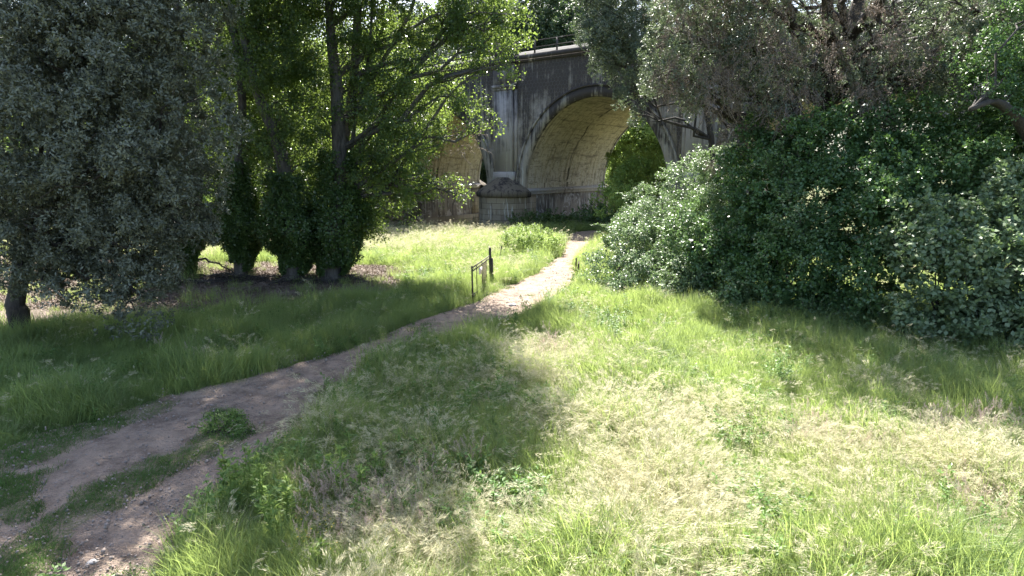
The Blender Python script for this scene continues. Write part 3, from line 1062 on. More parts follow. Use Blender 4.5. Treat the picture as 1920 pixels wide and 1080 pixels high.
def tall(bx_, by_, zs, rs, r, w=0.6):
    """stacked lobes above the frame"""
    return [(bx_ + r.normal() * 0.7, by_ + r.normal() * 0.6, z, q, q, q * 1.25, w) for z, q in zip(zs, rs)]


r_ = np.random.default_rng(5)
GROUPP = "poplars in a row at the edge of the meadow"
# (a) mostly hidden behind the oak
p1, b1, _ = poplar((345, 520), [(345, 400, 0), (335, 200, 0), (330, 0, 0)], (-15.8, 29, 19), 0.42,
                   [(330, 60, 28.5, 1.8), (380, 150, 28, 1.3), (370, 280, 28.5, 1.2), (300, -100, 29, 2.4), (400, -60, 28.5, 1.5)],
                   [(347, 470, 29, 0.55, 0.6), (350, 420, 29, 0.9, 1.2), (345, 350, 29, 0.9, 1.2)],
                   "ivy-clad poplar half hidden behind the edge of the holm oak", 21, 30, tall(-16, 29.5, (15, 18, 21), (2.2, 2.0, 1.5), r_), 0.5)
# (b)
p2, b2, _ = poplar((453, 516), [(452, 430, 0), (446, 330, 0), (455, 200, 0.2), (440, 60, 0.3), (420, -60, 0.4)], (-14.2, 29.6, 21), 0.36,
                   [(430, 130, 29.2, 1.2), (490, 60, 30, 1.5), (445, 240, 29.5, 1.1), (490, 200, 30, 1.3), (470, 330, 29.8, 1.1), (400, -30, 29, 1.5, 1.5, 0.7), (470, -80, 29.5, 2.0), (430, 330, 29.5, 0.9), (405, 200, 29.5, 1.1), (415, 290, 29.3, 0.9), (480, 265, 28.8, 0.9), (497, 385, 29.2, 0.7), (470, 130, 28.6, 1.1), (425, 380, 29.3, 0.6)],
                   [(450, 440, 29.4, 0.6, 0.6), (447, 400, 29.4, 0.95, 1.0), (440, 330, 29.4, 0.9, 1.3), (455, 492, 29.4, 0.45, 0.4)],
                   "slim ivy-clad poplar forking to the left, second in the row from the oak", 22, 44, tall(-13.5, 30, (15, 18, 21, 23), (2.2, 2.3, 2.0, 1.3), r_), 0.5, 5.0)
# (c)
p3, b3, _ = poplar((550, 523), [(548, 450, 0), (535, 330, 0), (515, 250, 0), (482, 170, 0.2), (458, 70, 0.3), (440, -60, 0.3)], (-13.0, 29, 21), 0.50,
                   [(540, 70, 28.0, 1.6), (560, 180, 27.6, 1.3), (510, 150, 27.8, 1.2), (560, 290, 27.6, 1.1), (590, 390, 27.8, 0.8), (500, 20, 28.3, 1.3), (560, -60, 28.5, 1.9), (500, 270, 28, 1.0), (590, 200, 27.8, 0.9), (598, 300, 27.8, 0.75), (520, 350, 28.0, 0.85), (590, 110, 27.8, 0.9), (590, 20, 28.2, 1.2), (500, 430, 28.4, 0.45), (600, 445, 28.2, 0.4), (510, 390, 27.8, 0.5), (560, 370, 27.3, 0.45)],
                   [(548, 440, 28.3, 0.85, 0.7), (545, 395, 28.3, 1.15, 1.0), (530, 300, 28.4, 0.75, 1.5)],
                   "stout poplar with an ivy sleeve and bare twiggy stem, between two others", 23, 48, tall(-11.2, 28.5, (14, 17, 20, 23), (2.2, 2.2, 1.9, 1.4), r_, 0.4), 0.95, 4.6)
# (d) the near right one with boughs spreading over the viaduct
p4, b4, T4 = poplar((622, 523), [(628, 450, 0), (637, 330, 0), (632, 180, 0), (622, 80, 0), (610, -60, 0.1)], (-9.0, 28.6, 24), 0.60,
                    [(700, 50, 28, 1.4), (760, 130, 27.6, 1.3), (700, 200, 27.2, 1.2), (650, 110, 26.9, 0.9, 0.9, 0.6), (780, 250, 27.5, 1.1), (700, 330, 27.2, 1.0), (770, 340, 27.6, 0.85), (850, 180, 27.4, 1.0, 0.8, 0.8),
                     (900, 90, 27.8, 1.1, 0.9), (945, 40, 28, 0.9, 0.8), (880, 30, 28.3, 1.2), (820, 50, 28, 1.2), (640, 400, 27.6, 0.9), (900, 240, 27.3, 0.8, 0.4, 0.45), (950, 130, 27.4, 0.55, 0.35, 0.7),
                     (830, 345, 27.6, 0.62, 0.3, 0.8), (860, 365, 27.7, 0.3, 0.28, 0.9), (760, -70, 28, 2.2), (880, -60, 28.5, 1.8), (640, 20, 27, 1.2, 1.2, 0.6), (790, 180, 29.5, 1.4), (720, 270, 29.5, 1.3), (690, 130, 30, 1.5), (665, 300, 28.5, 1.0), (740, 400, 27.8, 0.5, 0.3), (690, 400, 28.0, 0.8), (610, 250, 27.6, 0.7), (730, 290, 27.0, 1.0), (600, 380, 28.0, 0.5), (690, 440, 27.8, 0.5, 0.4), (645, 330, 27.3, 0.5), (590, 420, 27.6, 0.4)],
                    [(640, 440, 28.4, 0.8, 0.7), (650, 405, 28.5, 1.1, 0.8), (672, 385, 28.4, 0.9, 0.8)],
                    "tallest poplar, bright boughs reaching right across the viaduct, trunk flared by the dry leaves", 24, 46, tall(-7.4, 28, (15, 17.5, 20, 23), (2.6, 3.0, 2.6, 1.8), r_) + [(-4.6, 27.5, 16.8, 2.2, 2.2, 2.0, 1.1), (-3.1, 26.6, 18.2, 1.9, 1.9, 1.6, 1.2), (-4.2, 27.4, 20.6, 2.3, 2.3, 2.0, 1.1), (-3.6, 25.8, 15.6, 1.6, 1.6, 1.2), (-5.8, 26.4, 18.6, 1.9, 1.9, 1.6), (-5.5, 27.5, 23.0, 2.4, 2.4, 2.0, 1.1), (-3.9, 27.0, 24.2, 1.5, 1.5, 1.3, 1.0), (-3.4, 26.0, 20.6, 2.0, 2.0, 1.6, 1.1), (-4.9, 25.8, 17.2, 1.6, 1.6, 1.2), (-3.0, 27.8, 22.4, 1.8, 1.8, 1.8, 0.6)], 0.7, 5.6)  # listed lobes sit out of view, added to throw the foreground shadow


def extra_stem(root, b, specs, mat, name="trunk_fork"):
    r = np.random.default_rng(99)
    for sp, ra, rb_ in specs:
        pts = spline([np.array(p) - b for p in sp], 14)
        MB().tube(pts, np.linspace(ra, rb_, 14), 9, r=r).build(name, mat, root, smooth=True)


extra_stem(p4, b4, [([at(638, 300, 28.4), at(660, 180, 28.2), at(668, 60, 28.2), at(680, -80, 28.2)], 0.24, 0.15),
                    ([at(636, 420, 28.4), at(700, 380, 28), at(740, 340, 27.8), at(790, 325, 27.7)], 0.14, 0.03),
                    ([at(645, 330, 28.4), at(700, 240, 28), at(760, 150, 27.8), at(830, 80, 27.8), at(900, 20, 28)], 0.17, 0.04),
                    ([at(660, 200, 28.3), at(720, 110, 28), at(770, 20, 28), at(790, -60, 28)], 0.12, 0.05),
                    ([at(740, 330, 27.9), at(800, 240, 27.7), at(850, 170, 27.5), at(905, 130, 27.5)], 0.10, 0.02),
                    ([at(655, 350, 28.3), at(665, 230, 28), at(690, 120, 27.9), at(700, -40, 28)], 0.11, 0.05)], MAT['bark_poplar'])
extra_stem(p2, b2, [([at(455, 220, 29.6), at(450, 120, 29.4), at(425, 30, 29.2), at(395, -60, 29)], 0.17, 0.09)], MAT['bark_poplar'])

# ------------------------------------------------------------------ shrub masses on the right
SG = "shrubs massed along the right of the path"


def shrub(label, spec, seed, mat='vine_leaf', dens=70, L=0.115, W=0.085, k=4, clump=0.34, name="shrub", cat="shrub", group=SG, core=0.12, spread=0.9, canes=60, cane_len=0.9):
    lb = world_lobes(spec)
    c = np.mean([l[:2] for l in lb[:3]], axis=0)
    b = np.array([c[0], c[1], float(gz(c[0], c[1]))])
    r = np.random.default_rng(seed)
    hh = min(0.9, max(l[2] + l[5] - b[2] for l in lb) * 0.4)
    T = [b + (0, 0, -0.1), b + (0.05, 0.0, hh * 0.5), b + (0.1 * hh, 0.1 * hh, hh)]
    return plant(name, label, cat, b, lb, MAT[mat], seed, density=dens, k=k, L=L, W=W, trunk=T, trunk_r=np.array([0.07, 0.06, 0.05]) * min(1, hh), bark=MAT['dark_twig'],
                 group=group, clump=clump, stemname='stems', core=core, twigs=3, rb=0.03, off=0.05, spread=spread, canes=canes, cane_len=cane_len)


shrub("pale glossy shrub spilling beside the path behind two short posts", [(1148, 500, 26.0, 0.85, 0.75), (1190, 520, 24.8, 1.0, 0.8), (1125, 538, 25.2, 0.6, 0.5), (1230, 470, 25.8, 1.1, 0.9), (1180, 450, 27, 1.1, 0.8), (1160, 545, 24.6, 0.7, 0.5)], 31, 'gloss_leaf', 85, 0.095, 0.06)
shrub("pale glossy shrub with a rounded front just above the bright grass", [(1265, 545, 23.2, 0.8, 0.75), (1300, 520, 23.4, 0.75, 0.7), (1240, 560, 23.2, 0.6, 0.5), (1290, 570, 22.7, 0.5, 0.4)], 32, 'gloss_leaf', 85, 0.095, 0.06)
shrub("tall pale shrub rising behind the path-side shrubs below the arch's right leg", [(1240, 400, 28.5, 1.4, 1.2), (1300, 360, 28.5, 1.4, 1.3), (1210, 430, 29, 1.1), (1290, 440, 26.5, 1.2), (1330, 420, 25.5, 1.3), (1190, 395, 31, 1.0), (1345, 320, 27.5, 1.0), (1360, 460, 23.6, 0.9)], 33, 'gloss_leaf', 85, 0.09, 0.055)
shrub("dark green vine-covered thicket peaking in front of the viaduct's right pier", [(1410, 330, 24.5, 1.4), (1400, 420, 23.3, 1.2), (1350, 480, 23.2, 1.1), (1430, 270, 25.5, 1.1), (1440, 390, 22.8, 1.4), (1415, 510, 22.2, 1.0)], 34, dens=74)
shrub("dark green thicket hung with vines in the middle of the hedge", [(1520, 300, 22.8, 1.5), (1530, 400, 21.8, 1.5), (1500, 500, 20.8, 1.3), (1560, 260, 23.5, 1.2), (1470, 560, 20.6, 0.8, 0.6), (1550, 560, 20.0, 0.9, 0.7), (1450, 460, 21.6, 1.1)], 35, dens=74)
shrub("dark vine thicket in deep shade under the dead-twigged oak", [(1640, 330, 21.8, 1.5), (1640, 430, 20.3, 1.4), (1610, 520, 19.4, 1.2), (1680, 250, 22.8, 1.3), (1640, 590, 18.8, 0.8, 0.6), (1700, 370, 20.6, 1.3)], 36, dens=74)
shrub("leafy vine shrub with sunlit sprays in front of the dark hedge, nearest the camera", [(1740, 470, 17.9, 0.9), (1790, 560, 17.0, 0.9), (1760, 620, 16.6, 0.7), (1850, 520, 16.8, 1.0), (1870, 620, 16.0, 0.8, 0.75), (1700, 420, 18.6, 0.7), (1810, 440, 18.4, 0.9), (1700, 600, 17.2, 0.5), (1780, 400, 18.6, 0.5)], 37, 'gloss_leaf', dens=62, L=0.135, W=0.105)  # paler leaf material puts the sunlit look into the leaf colour
shrub("leafy vine shrub cut by the right edge of the photo", [(1930, 430, 17.8, 1.0), (1960, 540, 16.5, 1.1), (1930, 640, 15.4, 0.8, 0.7), (1990, 650, 15.0, 0.9), (1900, 360, 19, 1.0)], 38, 'gloss_leaf', dens=62, L=0.13, W=0.10)  # same pale leaf colour, standing in for sunlight on the leaves
shrub("very dark shrub below the bent bough at upper right", [(1800, 330, 20.8, 1.5), (1890, 260, 21.5, 1.5), (1760, 250, 22.5, 1.4), (1950, 300, 20.5, 1.5), (1850, 390, 19.8, 1.2), (1960, 180, 22, 1.5)], 39, dens=60)
shrub("mid green bush bridging the pale shrubs and the dark thicket", [(1330, 480, 23.4, 1.0, 0.9), (1300, 430, 24.6, 0.9), (1370, 540, 21.9, 0.8, 0.6), (1345, 400, 25.2, 0.9), (1290, 480, 24.2, 0.7)], 45, 'gloss_mid', dens=70, L=0.10, W=0.07)
shrub("light green spray of leaves halfway up the dark hedge", [(1490, 410, 20.4, 0.45, 0.7), (1465, 330, 21.9, 0.4, 0.5), (1510, 470, 19.8, 0.35, 0.4)], 46, 'gloss_mid', dens=60, L=0.10, W=0.07)  # lighter leaf material than the thicket around it
shrub("low ragged undergrowth along the foot of the dark thicket", [(1430, 590, 20.6, 0.7, 0.35), (1520, 605, 19.4, 0.7, 0.35), (1610, 620, 18.6, 0.7, 0.35), (1370, 575, 21.4, 0.5, 0.3), (1700, 650, 17.2, 0.5, 0.35)], 47, 'weed_leaf2', dens=90, L=0.10, W=0.04, canes=120, cane_len=0.6)
# beneath and beyond the arch
shrub("bright green shrub beyond the great arch, against its right leg", [(1195, 345, 52, 2.2, 1.6), (1160, 380, 47, 1.6, 1.1), (1225, 300, 55, 2.0), (1180, 310, 60, 1.8)], 40, 'lime_leaf', 26, 0.16, 0.11, 4, 0.6, group="shrubs round the great arch")
shrub("dark green scrub at the foot of the pier inside the great arch", [(1100, 412, 56, 1.6, 0.7), (1130, 405, 54, 1.5, 0.8), (1065, 420, 54.5, 1.3, 0.5)], 41, 'vine_leaf', 30, 0.14, 0.10, 4, 0.5, group="shrubs round the great arch")
shrub("dark bramble heap against the plinth right of the rounded cutwater", [(1005, 412, 53.6, 1.1, 0.55), (1040, 418, 52.6, 1.3, 0.5), (975, 418, 53, 0.8, 0.4)], 42, 'ivy_leaf', 36, 0.13, 0.09, 4, 0.4, group="shrubs round the great arch")
shrub("bright lime green mound of leaves left of the path near the viaduct", [(990, 455, 36.5, 1.35, 0.95), (1025, 462, 36.3, 1.05, 0.65), (962, 462, 36.5, 0.9, 0.7), (1000, 480, 35.2, 1.0, 0.6), (965, 488, 34.8, 0.8, 0.5)], 43, 'lime_leaf', 75, 0.09, 0.05, 4, 0.25, canes=60, cane_len=0.4, group="shrubs round the great arch", name="leafy_mound", cat="shrub")
shrub("small dark green bush growing between the ruts of the path", [(420, 800, 11.0, 0.28, 0.20), (456, 806, 10.9, 0.2, 0.10), (396, 806, 10.9, 0.14, 0.09), (440, 790, 11.2, 0.18, 0.12)], 44, 'weed_leaf', 300, 0.05, 0.022, 5, 0.10, canes=26, cane_len=0.22, group="shrubs round the great arch", name="small_bush", cat="bush")

# ------------------------------------------------------------------ oaks on the right


def dead_twigs(root, base, spec, seed, n, per=26):
    """hanging bare sprays with withered leaves"""
    r = np.random.default_rng(seed)
    lb = rel(world_lobes(spec), base)
    mb = MB()
    LP, LD, LN = [], [], []
    for l in lb:
        c, rad = np.array(l[:3]), l[3]
        m = int(n * l[6])
        for _ in range(m):
            d = unit(r.normal(size=3) + np.array([0, -0.6, 0.1]))
            s = c + d * rad * (0.6 + 0.4 * r.random())
            L = 0.25 + 0.6 * r.random() ** 1.5
            t = np.linspace(0, 1, 5)[:, None]
            out = np.array([d[0], d[1], 0]) * 0.5 + r.normal(size=3) * 0.2
            P = s + out * L * t * 0.9 + np.array([0, 0, -1]) * L * 0.8 * t ** 1.5 + r.normal(size=(5, 3)) * 0.05
            mb.tube(P, np.linspace(0.014, 0.006, 5), 4, cap=False)
            q = r.random(per)
            i = np.clip((q * 4).astype(int), 0, 3)
            f = (q * 4 - i)[:, None]
            LP.append(P[i] * (1 - f) + P[i + 1] * f + r.normal(size=(per, 3)) * 0.05)
            LD.append(unit(np.array([0, 0, -0.8]) + r.normal(size=(per, 3)) * 0.7))
            LN.append(unit(r.normal(size=(per, 3))))
    tw = mb.build("dead_twigs", MAT['twig'], root)
    P, D, N = map(np.concatenate, (LP, LD, LN))
    leaves("withered_leaves", P, D, N, 0.065, 0.024, MAT['dead_leaf'], tw, r.random(len(P)))
    return tw


bR = np.array([9.6, 27.5, float(gz(9.6, 27.5))])
TR = spline([bR + (0, 0, -0.2), bR + (0.1, 0, 1.5), at(1500, 300, 27), at(1560, 150, 26.5), at(1610, 0, 26), at(1640, -160, 26)], 16)
specR = [(1280, 60, 26, 1.6, 1.3), (1330, 150, 25.5, 1.4, 1.0), (1420, 90, 25, 1.7), (1250, 140, 26, 0.9, 0.6), (1470, 190, 24.5, 1.2, 0.8), (1640, 120, 24, 1.3, 1.0, 0.7), (1620, 210, 23.5, 0.9, 0.7),
         (1360, -30, 25.5, 1.8), (1700, 30, 23.5, 1.3, 1.2, 0.35), (1780, 110, 23, 1.4), (1830, 20, 22.5, 1.5), (1900, 60, 23, 1.5), (1600, 40, 29, 1.8, 1.5, 0.7), (1760, 80, 28, 1.6), (1880, 120, 25, 1.4),
         (1300, 0, 28, 1.6), (1380, 210, 26.5, 0.8, 0.5, 0.5), (1400, 20, 28.5, 1.7, 1.4), (1500, 10, 28.5, 1.8, 1.4), (1450, 120, 27.5, 1.6, 1.2), (1560, 150, 27, 1.6, 1.2), (1650, 140, 26.5, 1.6, 1.2), (1740, 150, 26, 1.5, 1.2), (1840, 120, 26, 1.6), (1930, 60, 26, 1.7), (1690, 20, 27.5, 1.7, 1.4), (1800, 20, 27, 1.7, 1.4), (1330, 80, 28, 1.4, 1.2), (1290, 190, 27, 0.7, 0.6)]
hiR = [(7.4, 21.5, 13.2, 1.5, 1.5, 1.2), (9.3, 22.6, 13.4, 1.6, 1.6, 1.2), (5.9, 22.6, 13.6, 1.2, 1.2, 1.0), (10.6, 21.0, 13.2, 1.4, 1.4, 1.1), (8.2, 24.2, 13.8, 1.7, 1.7, 1.2), (12.2, 20.2, 13.0, 1.3, 1.3, 1.0), (10.4, 23.9, 13.9, 1.4, 1.4, 1.1), (14.2, 20.4, 13.0, 1.3, 1.3, 1.0)]  # unseen upper crown lobes, added to shade the grass before the hedge
oak_r = plant("holm_oak", "wide drooping oak with grey-brown dead twigs hanging over the hedge, upper right", "tree", bR, world_lobes(specR) + hiR, MAT['oak_leaf_r'], 51,
              density=40, k=7, L=0.10, W=0.042, trunk=TR, trunk_r=np.linspace(0.5, 0.15, 16), bark=MAT['bark_oak'], clump=0.5, rb=0.14, twigs=9)
dead_twigs(oak_r, bR, [(1290, 90, 25.4, 1.5, 1, 1.0), (1340, 170, 24.9, 1.2, 1, 1.0), (1420, 120, 24.4, 1.6, 1, 1.2), (1250, 150, 25.6, 0.8, 1, 0.5), (1480, 200, 24, 1.1, 1, 0.9), (1540, 110, 24.6, 1.3, 1, 0.7), (1620, 190, 23.2, 0.9, 1, 0.6), (1620, 60, 23.4, 1.4, 1, 0.8),
                       (1300, -10, 25.5, 1.6, 1, 1.0), (1400, 20, 25, 1.6, 1, 1.0), (1700, 110, 23, 1.2, 1, 0.5), (1380, 250, 25.6, 0.8, 1, 0.5), (1350, 310, 26, 0.5, 1, 0.25), (1500, 0, 24.2, 1.6, 1, 0.7), (1800, 60, 22.5, 1.4, 1, 0.35)], 61, 150)
b5 = np.array([14.6, 43.5, float(gz(14.6, 43.5))])
T5 = spline([b5 + (0, 0, -0.2), b5 + (0, 0, 2), at(1330, 230, 43.5), at(1280, 90, 43.5), at(1200, -20, 43.5)], 12)
oak_m = plant("holm_oak", "green holm oak whose crown hangs in front of the great arch's crown", "tree", b5, world_lobes(
    [(1160, 30, 43, 2.5), (1120, -35, 43.5, 2.0), (1185, 95, 42.5, 1.7), (1150, 118, 43, 1.15, 0.8), (1215, 50, 42.5, 2.0), (1182, 165, 42.5, 0.9, 0.9), (1190, 215, 42.5, 0.55, 0.7), (1255, 10, 42.5, 2.0), (1122, 62, 43, 1.3), (1245, 110, 42.5, 1.3), (1158, 165, 42.7, 0.5, 0.8), (1150, -20, 44, 2.0), (1215, 165, 43, 0.8, 0.6), (1150, 85, 42.6, 1.2), (1290, 60, 43, 1.6), (1300, 130, 43, 1.2)]),
    MAT['oak_leaf_r'], 52, density=46, k=6, L=0.115, W=0.052, trunk=T5, trunk_r=np.linspace(0.32, 0.1, 12), bark=MAT['bark_oak'], clump=0.55, rb=0.06, zmin=7.0)
# bent ivy-hung bough entering at upper right
bb = np.array([15.6, 20.5, float(gz(15.6, 20.5))])
TB = spline([bb + (0, 0, -0.2), at(1985, 420, 20), at(1945, 290, 19.6), at(1900, 215, 19.2), at(1860, 190, 19), at(1820, 205, 18.8)], 14)
plant("leaning_tree", "bent leaning tree with mossy bough arching in from the right edge", "tree", bb, world_lobes(
    [(1880, 130, 20, 0.8, 0.5), (1900, 90, 20, 0.7, 0.5), (1960, 110, 20, 1.2), (1840, 110, 20.3, 0.6, 0.4), (2000, 200, 19.5, 1.2), (1990, 0, 20, 1.6), (1900, 170, 19.8, 0.45, 0.3), (1930, 230, 20.4, 0.8), (1850, 160, 20.2, 0.5, 0.35), (1870, 300, 20.5, 0.7), (1860, 175, 19.0, 0.35, 0.25), (1920, 200, 18.9, 0.4, 0.35), (1945, 330, 19.4, 0.6, 0.8)]),
    MAT['vine_leaf'], 53, density=60, k=5, L=0.09, W=0.05, trunk=TB, trunk_r=np.linspace(0.26, 0.08, 14), bark=MAT['bark_oak'], clump=0.4, rb=0.03, twigs=2)

# ------------------------------------------------------------------ trees farther off


def far_tree(label, x, y, h, w, seed, mat='far_leaf', group="trees beyond the viaduct and meadow", dens=4.5, L=0.34, W=0.26, low=0.15, name="broadleaf_tree", k=4):
    r = np.random.default_rng(seed)
    z = float(gz(x, y))
    b = np.array([x, y, z])
    lb = []
    nl = 11
    for j in range(nl):
        f = low + (1 - low) * (j + 0.5) / nl
        rr = w * (0.35 + 0.75 * math.sin(math.pi * min(1, f * 0.9)) ** 0.8) * 0.55
        a = r.random() * 6.28
        d = w * 0.5 * math.sin(math.pi * min(1, f)) * r.random() ** 0.5
        lb.append((x + math.cos(a) * d, y + math.sin(a) * d, z + h * f, rr, rr, rr * 1.0))
    T = spline([b + (0, 0, -0.3), b + (0.2, 0, h * 0.3), b + (-0.1, 0.2, h * 0.6), b + (0, 0, h * 0.92)], 9)
    return plant(name, label, "tree", b, lb, MAT[mat], seed, density=dens, k=k, L=L, W=W, trunk=T, trunk_r=np.linspace(0.04 * h * 0.5 + 0.1, 0.05, 9), bark=MAT['bark_poplar'],
                 group=group, clump=0.9, off=0.2, core=0.25, twigs=3)


def dirpt(px, dist):
    a = (px - 960) / 1137.0
    return a * dist, dist


def far_row(rows):
    for (lab, px, Y, h, w, seed, mat) in rows:
        x_, y_ = dirpt(px, Y)
        far_tree(lab, x_, y_, h, w, seed, mat)


far_row([
    ("dark tree rising above the viaduct railing right of the parapet block", 1010, 132, 37, 16, 71, 'far_leaf'),
    ("grey-green tree above the railing left of the dark one", 900, 140, 38, 16, 72, 'grey_leaf'),
    ("pale willow-like tree above the viaduct beside the oak crown", 1090, 138, 39, 15, 73, 'grey_leaf'),
    ("bright tree framed in the right half of the great arch", 1175, 104, 16, 10, 74, 'lime_leaf'),
    ("bright tree at the far end of the great arch beside the pier wall", 1205, 80, 12, 8, 75, 'lime_leaf'),
    ("dark tree glimpsed through the narrow left arch opening", 908, 108, 7, 8, 76, 'far_leaf'),
    ("broad tree beyond the arch behind the pale shrub", 1280, 100, 17, 12, 77, 'far_leaf'),
    ("distant tree behind the second poplar, low in the gap", 400, 75, 17, 11, 78, 'far_leaf'),
    ("distant tree behind the third poplar", 520, 82, 20, 12, 79, 'far_leaf'),
    ("distant tree behind the tallest poplar", 650, 86, 19, 11, 80, 'far_leaf'),
    ("distant grey tree above the left part of the viaduct", 770, 112, 27, 13, 81, 'grey_leaf'),
    ("distant tree behind the holm oak crown", 280, 70, 18, 12, 82, 'far_leaf'),
    ("distant tree behind the holm oak trunk", 120, 66, 17, 12, 83, 'far_leaf'),
    ("distant tree at the far left edge", -60, 62, 18, 12, 84, 'far_leaf'),
])
for lab, px, Y, h, w, seed in (("bushy tree across the meadow seen between poplar trunks, left gap", 395, 60, 8, 8, 85),
                               ("bushy tree across the meadow seen low behind the stout poplar", 520, 64, 9, 8, 86),
                               ("bushy tree across the meadow left of the leftmost poplar", 230, 56, 8, 8, 87),
                               ("bushy tree across the meadow behind the oak trunk", 60, 52, 8, 8, 88)):
    x_, y_ = dirpt(px, Y)
    far_tree(lab, x_, y_, h, w, seed, 'lime_leaf', "bushy trees across the meadow", 9, 0.24, 0.18, 0.05)
for lab, px, Y, h, w, seed in (("leafy tree standing some way behind the poplar row, left of the forking stem", 415, 54, 18, 9, 91),
                               ("leafy tree standing some way behind the poplar row, behind the bare twiggy stem", 530, 56, 19, 9, 92),
                               ("leafy tree some way behind the tallest poplar, left of the viaduct", 680, 57, 18, 7.0, 93)):
    x_, y_ = dirpt(px, Y)
    far_tree(lab, x_, y_, h, w, seed, 'poplar_leaf', "trees close behind the poplars", 11, 0.17, 0.14, 0.30)

# ------------------------------------------------------------------ grass and litter (stuff)


def blade_tuft(r, n, h, spread, w, lean, segs=3, curl=0.35):
    """n curved blades, three faces each"""
    a = r.random(n) * 2 * math.pi
    rad = spread * np.sqrt(r.random(n))
    p0 = np.stack([np.cos(a) * rad, np.sin(a) * rad, np.zeros(n)], -1)
    hh = h * (0.55 + 0.6 * r.random(n))
    a2 = r.random(n) * 2 * math.pi
    ld = np.stack([np.cos(a2), np.sin(a2), np.zeros(n)], -1) * (lean * (0.3 + r.random(n)))[:, None]
    sd = np.stack([-np.sin(a2 + 0.8), np.cos(a2 + 0.8), np.zeros(n)], -1)
    V = np.empty((n, segs * 2 + 1, 3))
    for s in range(segs + 1):
        f = s / segs
        c = p0 + ld * (hh * (f ** 1.8))[:, None] + np.array([0, 0, 1]) * (hh * (f - curl * lean * f ** 3))[:, None]
        if s < segs:
            ww = w * (1 - f * 0.6)
            V[:, s * 2] = c - sd * ww / 2
            V[:, s * 2 + 1] = c + sd * ww / 2
        else:
            V[:, segs * 2] = c
    base = np.arange(n)[:, None] * (segs * 2 + 1)
    Q = np.concatenate([base + np.array([[2 * s, 2 * s + 1, 2 * s + 3, 2 * s + 2]]) for s in range(segs - 1)])
    T = base + np.array([[segs * 2 - 2, segs * 2 - 1, segs * 2]])
    tips = V[:, segs * 2]
    tdir = unit(tips - V[:, segs * 2 - 2])
    return V.reshape(-1, 3), Q, T, tips, tdir


def rhombs(P, D, N, L, W):
    n = len(P)
    D = unit(D)
    S = unit(np.cross(D, N))
    L = np.broadcast_to(L, (n,))[:, None]
    W = np.broadcast_to(W, (n,))[:, None]
    V = np.stack([P, P + D * L * 0.5 + S * W * 0.5, P + D * L, P + D * L * 0.5 - S * W * 0.5], 1)
    return V.reshape(-1, 3), np.arange(n * 4).reshape(n, 4)


def tuft_obj(name, parts, mats):
    """parts: list of (V,Q,T,matindex)"""
    Vs, Qs, Ts, mq, mt, n = [], [], [], [], [], 0
    for V, Q, T, m in parts:
        Vs.append(V)
        if Q is not None and len(Q):
            Qs.append(Q + n)
            mq += [m] * len(Q)
        if T is not None and len(T):
            Ts.append(T + n)
            mt += [m] * len(T)
        n += len(V)
    Fl = [np.concatenate(Qs)] + ([np.concatenate(Ts)] if Ts else [])
    o = new_mesh(name, np.concatenate(Vs), Fl, mats, matidx=mq + mt)
    C0.objects.unlink(o)
    return o


def green_tuft(name, r, h=0.5, n=46, spread=0.2, w=0.011, lean=0.35, mat='grass_green'):
    V, Q, T, _, _ = blade_tuft(r, n, h, spread, w, lean)
    return tuft_obj(name, [(V, Q, T, 0)], [MAT[mat]])


def straw_tuft(name, r, h=0.6, n=14, spread=0.22, heads=11, hl=0.15, lean=0.5, green=30):
    V, Q, T, tips, td = blade_tuft(r, n + 12, h, spread, 0.005, lean)
    parts = [(V, Q, T, 0)]
    V2, Q2, T2, _, _ = blade_tuft(r, green, h * 0.62, spread, 0.010, 0.4)
    parts.append((V2, Q2, T2, 2))
    per = 22
    P, D = [], []
    for t_, d_ in zip(tips[:heads], td[:heads]):
        q = r.random(per)[:, None]
        drop = np.array([0, 0, -0.35]) * (q ** 2) * hl
        off = unit(r.normal(size=(per, 3))) * hl * 0.17 * (1 - q * 0.7)
        P.append(t_ - d_ * hl * 0.35 + d_ * hl * q + drop + off)
        D.append(unit(d_ * 1.3 + off * 8 + r.normal(size=(per, 3)) * 0.25 + (0, 0, -0.3)))
    P, D = np.concatenate(P), np.concatenate(D)
    V3, Q3 = rhombs(P, D, unit(r.normal(size=P.shape)), 0.045, 0.0052)
    parts.append((V3, Q3, None, 1))
    return tuft_obj(name, parts, [MAT['grass_straw'], MAT['grass_head'], MAT['grass_green']])


def plume_tuft(name, r, h=0.85, n=7):
    V, Q, T, tips, td = blade_tuft(r, n, h, 0.10, 0.006, 0.25)
    V2, Q2, T2, _, _ = blade_tuft(r, 22, h * 0.6, 0.14, 0.010, 0.35)
    P, D = [], []
    per = 70
    for t_, d_ in zip(tips, td):
        q = r.random(per)[:, None]
        hl = 0.22
        off = unit(r.normal(size=(per, 3)) * (1, 1, 0.3)) * hl * 0.24 * (1 - q) * r.random((per, 1)) ** 0.5
        P.append(t_ - d_ * hl * 0.6 + d_ * hl * q + off)
        D.append(unit(d_ * 0.7 + off * 14))
    P, D = np.concatenate(P), np.concatenate(D)
    V3, Q3 = rhombs(P, D, unit(r.normal(size=P.shape)), 0.026, 0.008)
    return tuft_obj(name, [(V, Q, T, 0), (V2, Q2, T2, 2), (V3, Q3, None, 1)], [MAT['grass_straw'], MAT['plume'], MAT['grass_green']])


